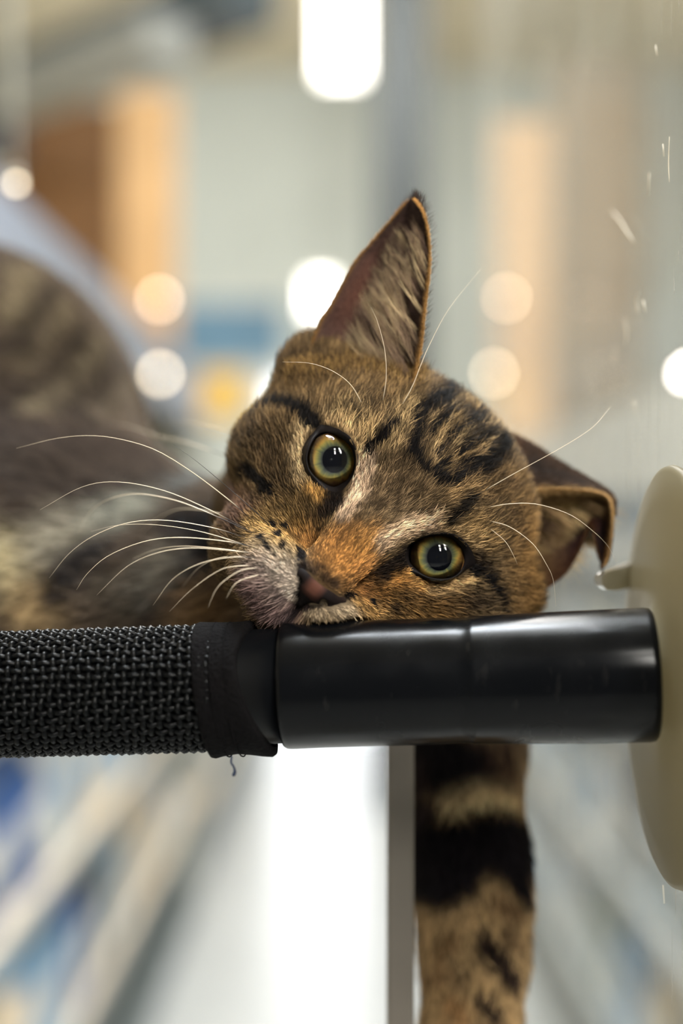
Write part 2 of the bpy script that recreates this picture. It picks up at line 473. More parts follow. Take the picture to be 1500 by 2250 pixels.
# ------------------------------------------------------------------ hammock pole across the foreground
A0 = P(-420, 1538, 0.4155); A1 = P(1436, 1482, 0.3935)
AX = (A1 - A0).normalized()
_a = Vector((0, 0, 1)); _a = (_a - AX * _a.dot(AX)).normalized()      # up
_b = _a.cross(AX).normalized()                                          # sideways
if _b.y > 0: _b = -_b                                                   # towards the camera


def t_of(px):     # length along the axis at a given picture column
    lo, hi = 0.0, (A1 - A0).length * 1.2
    for _ in range(50):
        m = (lo + hi) / 2; q = A0 + AX * m
        if 750 + F * q.x / q.y < px: lo = m
        else: hi = m
    return lo


def sleeve_mat():
    m = bpy.data.materials.new('black_worn_plastic'); m.use_nodes = True
    nt = m.node_tree; b = nt.nodes['Principled BSDF']; L = nt.links
    tc = nt.nodes.new('ShaderNodeTexCoord')
    n = nt.nodes.new('ShaderNodeTexNoise'); n.inputs['Scale'].default_value = 60; n.inputs['Detail'].default_value = 5
    L.new(tc.outputs['Object'], n.inputs['Vector'])
    r = nt.nodes.new('ShaderNodeMapRange'); r.inputs[1].default_value = .35; r.inputs[2].default_value = .7; r.inputs[3].default_value = .17; r.inputs[4].default_value = .30
    L.new(n.outputs['Fac'], r.inputs[0]); L.new(r.outputs[0], b.inputs['Roughness'])
    # pale scuffs
    mp = nt.nodes.new('ShaderNodeMapping'); mp.inputs['Scale'].default_value = (170, 90, 60)
    L.new(tc.outputs['Object'], mp.inputs['Vector'])
    n2 = nt.nodes.new('ShaderNodeTexNoise'); n2.inputs['Scale'].default_value = 1.6; n2.inputs['Detail'].default_value = 6; n2.inputs['Roughness'].default_value = .65
    L.new(mp.outputs[0], n2.inputs['Vector'])
    r2 = nt.nodes.new('ShaderNodeMapRange'); r2.inputs[1].default_value = .60; r2.inputs[2].default_value = .82; r2.inputs[3].default_value = 0; r2.inputs[4].default_value = .08
    L.new(n2.outputs['Fac'], r2.inputs[0])
    mx = nt.nodes.new('ShaderNodeMixRGB'); mx.inputs[1].default_value = (*lin((7, 8, 10)), 1); mx.inputs[2].default_value = (*lin((110, 106, 100)), 1)
    L.new(r2.outputs[0], mx.inputs[0]); L.new(mx.outputs[0], b.inputs['Base Color'])
    bp = nt.nodes.new('ShaderNodeBump'); bp.inputs['Strength'].default_value = .25; bp.inputs['Distance'].default_value = .0006
    n3 = nt.nodes.new('ShaderNodeTexNoise'); n3.inputs['Scale'].default_value = 35; n3.inputs['Detail'].default_value = 2
    L.new(tc.outputs['Object'], n3.inputs['Vector']); L.new(n3.outputs['Fac'], bp.inputs['Height']); L.new(bp.outputs[0], b.inputs['Normal'])
    b.inputs['Specular IOR Level'].default_value = .13
    return m


M_sleeve = sleeve_mat()
M_pole = mat('black_pole_plastic', (7, 8, 10), rough=0.28, spec=0.12)
M_strand = mat('black_woven_strand', (7, 8, 9), rough=0.36, spec=0.11)
M_hem = mat('black_hem_cloth', (10, 9, 10), rough=0.9, spec=0.06, noise=0.25, nscale=900, bump=0.5)
M_thread = mat('navy_thread', (20, 34, 56), rough=0.8)

tA, tB = t_of(622), (A1 - A0).length
pole = thing('hammock_pole', 'thick black plastic pole across the foreground under the kitten head', 'pole', A0 + AX * (tA + tB) / 2 - _a * .0187)
prof = [(0.0, .0162), (tA + .004, .0162)]
V, Fc = lathe(prof, A0, AX, 96); obj_from('inner_tube', V, Fc, M_pole, pole)
L_ = tB - tA
ts = t_of(1036) - tA
prof = [(0, .0160), (0.0001, .0172), (.0009, .01772), (.0022, .01785), (.012, .0177), (.03, .01765), (ts - .010, .0176), (ts - .004, .0174), (ts - .0008, .01745), (ts, .01775), (ts + .0008, .01775), (ts + .003, .0178), (ts + .012, .0180), (L_ * .8, .0184), (L_ - .002, .01855), (L_ - .0006, .0183), (L_, .0176), (L_, .0150), (L_ - .02, .0148)]
V, Fc = lathe(prof, A0 + AX * tA, AX, 128); sl = obj_from('outer_sleeve', V, Fc, M_sleeve, pole)
V, Fc = lathe([(0, .0146), (.010, .0146)], A0 + AX * (tB - .012), AX, 48); obj_from('end_plug', V, Fc, M_black, pole)

# hammock fabric: woven sleeve round the pole, hem, sheet and a loose thread
tH0, tH1 = t_of(440), t_of(560)
fab = thing('hammock_fabric', 'black woven mesh hammock fabric wrapped round the pole with cloth hem', 'hammock', A0 + AX * .05 - _a * .018)
RW = .0171


def weave():
    V, Fc = [], []
    pitch = .00255
    nh = int((tH0 + .004) / pitch)
    nl = 46
    for i in range(nh):                       # hoops
        pts = []
        N = nl * 4
        slant = .0016
        for k in range(N):
            th = 2 * math.pi * k / N
            r = RW + .00052 * math.cos(th * nl * .5 + math.pi * i) + .00012 * math.sin(th * 3 + i)
            t = i * pitch + .002 + slant * math.sin(th + .4) + .0003 * math.sin(th * 7 + i * 1.3)
            pts.append(A0 + AX * t + (_a * math.cos(th) + _b * math.sin(th)) * r)
        base = len(V); seg = 6; rad = .00078
        for k in range(N):
            c_ = pts[k]
            tan = (pts[(k + 1) % N] - pts[k - 1]).normalized()
            th = 2 * math.pi * k / N
            nrm = (_a * math.cos(th) + _b * math.sin(th)); side = tan.cross(nrm).normalized()
            for s in range(seg):
                q = 2 * math.pi * s / seg
                V.append(c_ + nrm * math.cos(q) * rad + side * math.sin(q) * rad * 1.05)
        for k in range(N):
            k2 = (k + 1) % N
            for s in range(seg):
                s2 = (s + 1) % seg
                Fc.append((base + k * seg + s, base + k * seg + s2, base + k2 * seg + s2, base + k2 * seg + s))
    for j in range(nl):                       # lengthwise strands
        th0 = 2 * math.pi * j / nl
        N = nh * 4
        base = len(V); seg = 6
        for k in range(N):
            u = k / 4.0
            t = u * pitch + .002
            r = RW - .00052 * math.cos(math.pi * u + math.pi * j) * 1.0
            th = th0 + .012 * math.sin(u * .7 + j)
            tt = t + .0016 * math.sin(th + .4)
            nrm = (_a * math.cos(th) + _b * math.sin(th)); side = AX.cross(nrm)
            c_ = A0 + AX * tt + nrm * r
            for s in range(seg):
                q = 2 * math.pi * s / seg
                V.append(c_ + nrm * math.cos(q) * .00066 + side * math.sin(q) * .00075)
        for k in range(N - 1):
            for s in range(seg):
                s2 = (s + 1) % seg
                Fc.append((base + k * seg + s, base + k * seg + s2, base + (k + 1) * seg + s2, base + (k + 1) * seg + s))
    return V, Fc


V, Fc = weave()
wv = obj_from('woven_strands', V, Fc, M_strand, fab); tag(wv, 'black plastic strands woven into a mesh', kind='stuff')
V, Fc = lathe([(0, .0164), (tH0 + .003, .0164)], A0, AX, 64, False); obj_from('sleeve_lining', V, Fc, M_hem, fab)


def hem():
    V, Fc = [], []
    seg = 96
    rows = [(0.0, -.0004), (0.02, .0010), (.08, .0013), (.2, .0010), (.4, .0008), (.6, .0009), (.8, .0012), (.95, .0014), (.99, .0009), (1.0, -.0004), (1.0, -.0014)]
    for t, dr in rows:
        for k in range(seg):
            th = 2 * math.pi * k / seg
            up = math.cos(th); fr = math.sin(th)          # up, towards the camera
            start = tH0 - .0005 + .0035 * (1 - up) * .5
            end = tH1 - .0025 * math.exp(-((th - 1.0) / .6) ** 2) + .0055 * max(0, -up) ** 1.5
            r = .01735 + dr + .0011 * max(0, -up) ** 3 + .00015 * math.sin(th * 9 + t * 8) + .0003 * math.sin(th * 3 + t * 4)
            V.append(A0 + AX * (start + (end - start) * t) + (_a * up + _b * fr) * r)
    n = len(rows)
    for i in range(n - 1):
        for k in range(seg):
            k2 = (k + 1) % seg
            Fc.append((i * seg + k, i * seg + k2, (i + 1) * seg + k2, (i + 1) * seg + k))
    return V, Fc


V, Fc = hem(); hm = obj_from('hem', V, Fc, M_hem, fab)
for kk, th_ in enumerate((.25, .5)):          # two stitched seams round the hem
    pts = []
    for k in range(49):
        th = 2 * math.pi * k / 48
        tt = tH0 + .003 + (tH1 - tH0) * (th_ - .12) + .0030 * (1 - math.cos(th)) * .5
        pts.append(A0 + AX * tt + (_a * math.cos(th) + _b * math.sin(th)) * (.01735 + .0011 + .0011 * max(0, -math.cos(th)) ** 3))
    V, Fc = tube(pts, [.00022] * 49, 5); obj_from('seam', V, Fc, M_hem, hm)
# sheet slung backwards from the pole, carrying the body
V, Fc = [], []
nx, ny = 20, 24
for j in range(ny + 1):
    for i in range(nx + 1):
        t = (tH0 + .006) * i / nx
        q = A0 + AX * t - _a * .0100 + Vector((0, .0135, 0))
        y = j / ny
        V.append(q + Vector((0, y * .36, -.024 * math.sin(math.pi * y) ** .8 - .004 * math.sin(i * .9) * math.sin(math.pi * y))))
for j in range(ny):
    for i in range(nx):
        Fc.append((j * (nx + 1) + i, j * (nx + 1) + i + 1, (j + 1) * (nx + 1) + i + 1, (j + 1) * (nx + 1) + i))
sh = obj_from('sheet', V, Fc, M_strand, fab)
md = sh.modifiers.new('thickness', 'SOLIDIFY'); md.thickness = .0012
# loose thread under the hem
tp = [P(509, 1662, .392), P(508, 1676, .391), P(513, 1684, .391), P(515, 1694, .391), P(512, 1702, .391), P(514, 1704, .391), P(517, 1697, .391), P(515, 1688, .391), P(511, 1680, .391)]
cp = catmull(tp, 40); V, Fc = tube(cp, [.00028] * 40, 6); obj_from('loose_thread', V, Fc, M_thread, fab)

# ------------------------------------------------------------------ suction cup and clear side pane
XP = 0.0962


def cup_mat():
    m = bpy.data.materials.new('milky_silicone'); m.use_nodes = True
    nt = m.node_tree; L = nt.links
    b = nt.nodes['Principled BSDF']
    b.inputs['Base Color'].default_value = (*lin((134, 129, 111)), 1); b.inputs['Roughness'].default_value = .35
    tr = nt.nodes.new('ShaderNodeBsdfTranslucent'); tr.inputs[0].default_value = (*lin((172, 164, 141)), 1)
    mx = nt.nodes.new('ShaderNodeMixShader'); mx.inputs[0].default_value = .6
    L.new(b.outputs[0], mx.inputs[1]); L.new(tr.outputs[0], mx.inputs[2])
    L.new(mx.outputs[0], nt.nodes['Material Output'].inputs[0])
    return m


def clear_mat(name, tint, gloss, milky, streaks=False):
    m = bpy.data.materials.new(name); m.use_nodes = True
    nt = m.node_tree; L = nt.links; nt.nodes.remove(nt.nodes['Principled BSDF'])
    t = nt.nodes.new('ShaderNodeBsdfTransparent'); t.inputs[0].default_value = (*tint, 1)
    g = nt.nodes.new('ShaderNodeBsdfGlossy'); g.inputs['Roughness'].default_value = .06
    df = nt.nodes.new('ShaderNodeBsdfDiffuse'); df.inputs[0].default_value = (.85, .82, .76, 1)
    fr = nt.nodes.new('ShaderNodeFresnel'); fr.inputs[0].default_value = 1.4
    ml = nt.nodes.new('ShaderNodeMath'); ml.operation = 'MULTIPLY'; ml.inputs[1].default_value = gloss
    L.new(fr.outputs[0], ml.inputs[0])
    m1 = nt.nodes.new('ShaderNodeMixShader'); L.new(ml.outputs[0], m1.inputs[0]); L.new(t.outputs[0], m1.inputs[1]); L.new(g.outputs[0], m1.inputs[2])
    m2 = nt.nodes.new('ShaderNodeMixShader'); m2.inputs[0].default_value = milky
    L.new(m1.outputs[0], m2.inputs[1]); L.new(df.outputs[0], m2.inputs[2])
    if streaks:
        tc = nt.nodes.new('ShaderNodeTexCoord')
        def streak(scale, lo, hi, amp, seed):
            mp = nt.nodes.new('ShaderNodeMapping'); mp.inputs['Scale'].default_value = scale; mp.inputs['Location'].default_value = (seed, seed, seed)
            L.new(tc.outputs['Object'], mp.inputs['Vector'])
            n = nt.nodes.new('ShaderNodeTexNoise'); n.inputs['Scale'].default_value = 1; n.inputs['Detail'].default_value = 3
            L.new(mp.outputs[0], n.inputs['Vector'])
            r = nt.nodes.new('ShaderNodeMapRange'); r.inputs[1].default_value = lo; r.inputs[2].default_value = hi; r.inputs[3].default_value = 0; r.inputs[4].default_value = amp
            L.new(n.outputs['Fac'], r.inputs[0])
            return r.outputs[0]
        s1 = streak((1, 260, 14), .66, .80, .55, 3.1)
        s2 = streak((1, 160, 40), .72, .80, .6, 7.7)
        s3 = streak((1, 22, 9), .35, .7, .10, 1.3)
        a1 = nt.nodes.new('ShaderNodeMath'); L.new(s1, a1.inputs[0]); L.new(s2, a1.inputs[1])
        a2 = nt.nodes.new('ShaderNodeMath'); L.new(a1.outputs[0], a2.inputs[0]); L.new(s3, a2.inputs[1])
        a3 = nt.nodes.new('ShaderNodeMath'); a3.use_clamp = True; L.new(a2.outputs[0], a3.inputs[0]); a3.inputs[1].default_value = milky
        L.new(a3.outputs[0], m2.inputs[0])
    L.new(m2.outputs[0], nt.nodes['Material Output'].inputs[0])
    return m


cz = P(0, 1482, .41).z
cup = thing('suction_cup', 'round milky suction cup on the clear pane behind the pole end', 'suction cup', (XP, .41, cz - .06))
pr = [(0.0, .0600), (.0008, .0604), (.0020, .0600), (.0028, .0585), (.0033, .050), (.0040, .035), (.0050, .022), (.0066, .0150), (.0100, .0140)]
V, Fc = lathe(pr, (XP - .0004, .41, cz), (-1, 0, 0), 128); obj_from('cup_disc', V, Fc, cup_mat(), cup)
# clear pull tab on the rim
M_tab = clear_mat('clear_pvc', (.98, .98, .97), 1.0, .10)
T0, T1 = P(1390, 1268, .462), P(1313, 1271, .437)
ex_ = (T1 - T0); Lt = ex_.length; ex_.normalize(); ez_ = Vector((0, 0, 1)); ey_ = ez_.cross(ex_)
out = [(0, -.0034), (Lt * .55, -.0040), (Lt * .82, -.0036), (Lt * .96, -.0022), (Lt, -.0002), (Lt * .97, .0012), (Lt * .85, .0022), (Lt * .5, .0034), (0, .0052)]
V, Fc = [], []
for off, sc2 in ((-.0012, .9), (-.0008, 1), (.0008, 1), (.0012, .9)):
    for x_, z_ in out:
        V.append(T0 + ex_ * x_ + ez_ * (z_ * sc2) + ey_ * off)
n_ = len(out)
for i in range(3):
    for k in range(n_):
        Fc.append((i * n_ + k, i * n_ + (k + 1) % n_, (i + 1) * n_ + (k + 1) % n_, (i + 1) * n_ + k))
Fc.append(tuple(range(n_))); Fc.append(tuple(3 * n_ + k for k in range(n_)))
obj_from('pull_tab', V, Fc, M_tab, cup, smooth=False)

M_pane = clear_mat('scratched_clear_acrylic', (.97, .975, .97), .12, .03, True)
pn = thing('acrylic_pane', 'clear scratched acrylic side pane of the enclosure on the right', 'pane', (XP + .002, .55, H - .45))
box('pane_sheet', XP, XP + .003, .18, .98, H - .45, H + .45, M_pane, pn)

M_scr = mat('pale_scratch', (214, 204, 184), rough=.5)
SCR = [[(1345, 465), (1362, 485), (1374, 505), (1392, 532)], [(1404, 640), (1398, 660), (1402, 690)], [(1372, 700), (1376, 730), (1374, 758)], [(1412, 660), (1418, 685)], [(1456, 316), (1458, 344)], [(1440, 100), (1443, 122)], [(1426, 380), (1424, 430)], [(1470, 300), (1468, 360), (1470, 400)], [(1352, 760), (1350, 800)], [(1392, 880), (1394, 905)], [(1456, 1945), (1459, 1985)]]
for q_ in SCR:
    pts_ = []
    for x_, y_ in catmull(q_, 8) if len(q_) > 2 else q_:
        pts_.append(P(x_, y_, (XP - .0001) * F / (x_ - 750)))
    n_ = len(pts_); rr_ = [(.00022 if len(q_) == 4 else .00013) * (.3 + .7 * math.sin(math.pi * (k + .5) / n_)) for k in range(n_)]
    V, Fc = tube(pts_, rr_, 5); obj_from('scratch', V, Fc, M_scr, pn)

# ------------------------------------------------------------------ the kitten
S = D / F                                          # metres per head unit
CH = np.array(P(845, 1117, D))                     # point between the eyes
_r = math.radians(42.0)
EX = np.array([math.cos(_r), 0, -math.sin(_r)])    # towards the kitten's left
EU = np.array([math.sin(_r), 0, math.cos(_r)])     # top of the head
EF = np.array([0, -1.0, 0])                        # face direction
CAMP = np.array([0, 0, H])
A0n, AXn = np.array(A0), np.array(AX)


def to_head(p):
    q = (np.asarray(p) - CH) / S
    return np.stack([q @ EX, q @ EU, q @ EF], -1)


def to_world(h):
    h = np.asarray(h, float)
    return CH + S * (h[..., :1] * EX + h[..., 1:2] * EU + h[..., 2:3] * EF)


def smin(a, b, k):
    h = np.clip(.5 + .5 * (b - a) / k, 0, 1)
    return b * (1 - h) + a * h - k * h * (1 - h)


def ell(p, c, r):
    q = p - np.asarray(c, np.float32); r = np.asarray(r, np.float32)
    k0 = np.linalg.norm(q / r, axis=-1); k1 = np.linalg.norm(q / (r * r), axis=-1) + 1e-9
    return k0 * (k0 - 1) / k1


def cone(p, a, b, ra, rb):
    a = np.asarray(a, np.float32); b = np.asarray(b, np.float32)
    ab = b - a
    h = np.clip(((p - a) @ ab) / (ab @ ab), 0, 1)
    return np.linalg.norm(p - a - h[..., None] * ab, axis=-1) - (ra + (rb - ra) * h)


def pole_sdf(pw):
    q = pw - A0n
    t = q @ AXn
    return np.linalg.norm(q - t[..., None] * AXn, axis=-1) - .0186


def head_sdf(h):
    """head units: x to the kitten's left, y up, z towards the camera"""
    d = ell(h, (6, 48, -275), (345, 280, 285))
    m = h.copy(); m[..., 0] = np.abs(m[..., 0])
    d = smin(d, np.minimum(ell(h, (-205, -50, -250), (170, 160, 185)), ell(h, (250, -50, -250), (175, 165, 185))), 60)        # cheeks
    d = smin(d, ell(m, (105, -120, -150), (150, 130, 130)), 60)       # below the eyes
    d = smin(d, ell(m, (112, 88, -95), (105, 66, 82)), 60)            # brow
    d = smin(d, cone(h, (0, -205, 62), (0, 60, -75), 58, 80), 55)     # bridge of the nose
    d = smin(d, ell(m, (82, -268, 10), (98, 82, 96)), 30)             # whisker pads
    d = smin(d, ell(h, (0, -322, -22), (112, 62, 88)), 26)            # chin
    d = smin(d, ell(m, (120, -250, -150), (140, 120, 140)), 60)       # jaw
    d = smin(d, np.minimum(ell(h, (-235, 165, -330), (110, 80, 100)), ell(h, (205, 160, -345), (90, 75, 90))), 60)   # ear bases
    d = smin(d, ell(h, (-366, 158, -300), (34, 42, 50)), 40)
    d = smin(d, np.minimum(ell(h, (-318, 115, -275), (80, 85, 90)), ell(h, (338, 60, -265), (82, 62, 90))), 70)
    d = smin(d, cone(h, (60, -60, -420), (-60, -120, -720), 300, 330), 80)   # neck
    g = cone(h, (0, -285, 130), (0, -330, 90), 7, 9)                  # cleft under the nose
    d = -smin(-d, g, 14)
    return d


# outlines of the lids in picture pixels (inner edge, outer edge of the dark rim)
EYES = [
    dict(c=(727, 1010), pupil=(735, 1008),
         inner=[(699, 951), (714, 948), (736, 952), (754, 964), (770, 980), (778, 1004), (777, 1028), (767, 1050), (750, 1063), (734, 1069), (717, 1064), (698, 1052), (682, 1035), (675, 1016), (675, 998), (681, 978), (690, 961)],
         outer=[(701, 930), (722, 934), (745, 943), (770, 962), (783, 992), (785, 1016), (777, 1050), (764, 1076), (744, 1092), (724, 1086), (710, 1074), (688, 1058), (670, 1034), (663, 1010), (663, 987), (672, 966), (687, 947)]),
    dict(c=(961, 1225), pupil=(968, 1226),
         inner=[(902, 1202), (919, 1187), (941, 1180), (966, 1177), (989, 1181), (1008, 1193), (1020, 1210), (1023, 1231), (1018, 1250), (1004, 1265), (985, 1272), (960, 1272), (936, 1266), (916, 1253), (902, 1237), (899, 1219)],
         outer=[(884, 1205), (905, 1187), (941, 1173), (971, 1171), (999, 1175), (1026, 1194), (1043, 1221), (1047, 1241), (1031, 1252), (1011, 1268), (985, 1278), (955, 1279), (926, 1271), (903, 1257), (887, 1232)]),
]
NA = 96
ANG = np.linspace(-math.pi, math.pi, NA, endpoint=False)


def polar(poly, c):
    pts = catmull(list(poly) + [poly[0]], 240)
    a = np.arctan2(pts[:, 1] - c[1], pts[:, 0] - c[0]); r = np.hypot(pts[:, 0] - c[0], pts[:, 1] - c[1])
    o = np.argsort(a); a, r = a[o], r[o]
    return np.interp(ANG, np.r_[a - 2 * math.pi, a, a + 2 * math.pi], np.r_[r, r, r])


for e in EYES:
    e['ri'] = polar(e['inner'], e['c']); e['ro'] = polar(e['outer'], e['c'])
    e['h'] = to_head(np.array(P(*e['c'], D)))[:2]


def pix_uv(px, py):            # picture pixel -> head plane coordinates at the eye plane
    p = np.stack([(np.asarray(px, float) - 750) / F * D, np.full(np.shape(px), D), H + (1125 - np.asarray(py, float)) / F * D], -1)
    return to_head(p)


def eye_polar(h, e):
    """polar position of head points about an eye, angle measured as in the picture"""
    du = h[..., 0] - e['h'][0]; dv = h[..., 1] - e['h'][1]
    x = du * math.cos(_r) + dv * math.sin(_r); y = du * math.sin(_r) - dv * math.cos(_r)
    a = np.arctan2(y, x); rho = np.hypot(x, y)
    return a, rho


def head_sdf_carved(h):
    d = head_sdf(h)
    for e in EYES:
        a, rho = eye_polar(h, e)
        R = np.interp(a, np.r_[ANG, ANG[0] + 2 * math.pi], np.r_[.5 * (e['ri'] + e['ro']), .5 * (e['ri'][0] + e['ro'][0])])
        hole = np.maximum(rho - R, -(h[..., 2] + 135))
        d = np.maximum(d, -hole)
    # nose leather sits in its own bed; the cheek is pressed flat against the pole
    d = np.maximum(d, -pole_sdf(to_world(h)) / S)
    return d


def surface_nets(f, lo, hi, vox):
    n = [int(math.ceil((hi[i] - lo[i]) / vox)) + 1 for i in range(3)]
    ax = [lo[i] + vox * np.arange(n[i], dtype=np.float32) for i in range(3)]
    g = np.stack(np.meshgrid(*ax, indexing='ij'), -1).astype(np.float32)
    v = f(g).astype(np.float32)
    ins = v < 0
    c = [(i, j, k) for i in (0, 1) for j in (0, 1) for k in (0, 1)]
    nx, ny, nz = [q - 1 for q in n]
    cnt = np.zeros((nx, ny, nz), np.int8)
    for i, j, k in c:
        cnt += ins[i:i + nx, j:j + ny, k:k + nz]
    act = (cnt > 0) & (cnt < 8)
    idx = np.full(act.shape, -1, np.int64); cells = np.argwhere(act); idx[act] = np.arange(len(cells))
    acc = np.zeros((len(cells), 3)); wsum = np.zeros(len(cells))
    I = cells
    val = {q: v[I[:, 0] + q[0], I[:, 1] + q[1], I[:, 2] + q[2]] for q in c}
    for q in c:
        for axis in range(3):
            if q[axis] == 0:
                q2 = list(q); q2[axis] = 1; q2 = tuple(q2)
                a, b = val[q], val[q2]
                m = (a < 0) != (b < 0)
                t = np.where(m, a / np.where(a - b == 0, 1, a - b), 0)
                p = np.array(q, float)[None] + 0.0 * acc
                p[:, axis] += t
                acc[m] += p[m]; wsum[m] += 1
    V = np.array(lo) + vox * (cells + acc / wsum[:, None])
    Fc = []
    for axis in range(3):
        a, b = [(1, 2), (2, 0), (0, 1)][axis]
        s0 = [slice(None)] * 3; s1 = [slice(None)] * 3
        s0[axis] = slice(0, -1); s1[axis] = slice(1, None)
        ch = ins[tuple(s0)] != ins[tuple(s1)]
        e = np.argwhere(ch)
        e = e[(e[:, a] > 0) & (e[:, b] > 0) & (e[:, a] < n[a] - 1) & (e[:, b] < n[b] - 1)]
        da = np.zeros(3, int); da[a] = 1; db = np.zeros(3, int); db[b] = 1
        q = [idx[tuple(x.T)] for x in (e - da - db, e - db, e, e - da)]
        q = np.stack(q, -1)
        flip = ~ins[tuple(e.T)]
        q[flip] = q[flip][:, ::-1]
        Fc.append(q[(q >= 0).all(1)])
    return V, np.vstack(Fc)


def normals_of(V, Q):
    n = np.zeros_like(V)
    fn = np.cross(V[Q[:, 2]] - V[Q[:, 0]], V[Q[:, 3 % Q.shape[1]]] - V[Q[:, 1]]) if Q.shape[1] == 4 else np.cross(V[Q[:, 1]] - V[Q[:, 0]], V[Q[:, 2]] - V[Q[:, 0]])
    for k in range(Q.shape[1]):
        np.add.at(n, Q[:, k], fn)
    return n / (np.linalg.norm(n, axis=1, keepdims=True) + 1e-12)


def march(px, py, f_world, d0, d1, step):
    """first hit of the camera ray through a picture pixel with a modelled volume"""
    px = np.atleast_1d(np.asarray(px, float)); py = np.atleast_1d(np.asarray(py, float))
    dirs = np.stack([(px - 750) / F, np.ones_like(px), (1125 - py) / F], -1)
    ds = np.arange(d0, d1, step)
    pts = CAMP + dirs[:, None, :] * ds[None, :, None]
    val = f_world(pts.astype(np.float32))
    neg = val < 0
    hit = neg.argmax(1)
    miss = ~neg.any(1)
    hit[miss] = val[miss].argmin(1)
    return CAMP + dirs * ds[hit][:, None]


def head_world(p):
    return head_sdf(to_head(p).astype(np.float32))


# ---- body volume (metres)
def Pn(px, py, d): return np.array(P(px, py, d), np.float32)


LEG = [(Pn(850, 1330, .515), .034), (Pn(985, 1480, .505), .0225), (Pn(1030, 1640, .497), .0172), (Pn(1024, 1745, .495), .0160), (Pn(1032, 1870, .493), .0180), (Pn(1040, 1980, .492), .0176), (Pn(1041, 2100, .490), .0160), (Pn(1034, 2260, .488), .0148), (Pn(1028, 2420, .484), .0150)]


def body_sdf(p):
    s = 1.0
    hip = ell(p, Pn(-105, 985, .640), (.086, .085, .090))
    d = smin(hip, ell(p, Pn(60, 1240, .585), (.080, .075, .060)), .03)
    d = smin(d, ell(p, Pn(330, 1345, .555), (.070, .065, .034)), .03)
    d = smin(d, ell(p, Pn(540, 1300, .545), (.055, .055, .036)), .03)
    d = smin(d, ell(p, Pn(800, 1260, .515), (.052, .046, .042)), .03)
    for (a, ra), (b, rb) in zip(LEG[:-1], LEG[1:]):
        d = smin(d, cone(p, a, b, ra, rb), .008)
    paw = ell(p, Pn(1026, 2455, .478), (.0185, .022, .0145))
    d = smin(d, paw, .008)
    for k in range(4):
        d = smin(d, ell(p, Pn(975 + 34 * k, 2490 + (6 if k in (1, 2) else 0), .466), (.0062, .0105, .0082)), .003)
    d = np.maximum(d, -(pole_sdf(p) - .0004))
    return d


hV, hQ = surface_nets(lambda g: head_sdf_carved(g), (-490, -430, -640), (490, 420, 190), 7.0)
bV, bQ = surface_nets(body_sdf, (-.25, .44, H - .245), (.10, .74, H + .135), .003)
hN = normals_of(hV, hQ); bN = normals_of(bV, bQ)
hW = to_world(hV); hWN = hN[:, :1] * EX + hN[:, 1:2] * EU + hN[:, 2:3] * EF
if ((hV - np.array([0, 0, -275])) * hN).sum() < 0:
    hN = -hN; hWN = -hWN; hQ = hQ[:, ::-1]
if ((bV - bV.mean(0)) * bN).sum() < 0:
    bN = -bN; bQ = bQ[:, ::-1]


# ---- value noise for irregular markings
_lat = rng.random((32, 32, 32)).astype(np.float32)


def vnoise(p):
    i = np.floor(p).astype(int); f = p - i; f = f * f * (3 - 2 * f)
    out = 0
    for a in (0, 1):
        for b in (0, 1):
            for c in (0, 1):
                wgt = (f[..., 0] if a else 1 - f[..., 0]) * (f[..., 1] if b else 1 - f[..., 1]) * (f[..., 2] if c else 1 - f[..., 2])
                out = out + wgt * _lat[(i[..., 0] + a) % 32, (i[..., 1] + b) % 32, (i[..., 2] + c) % 32]
    return out


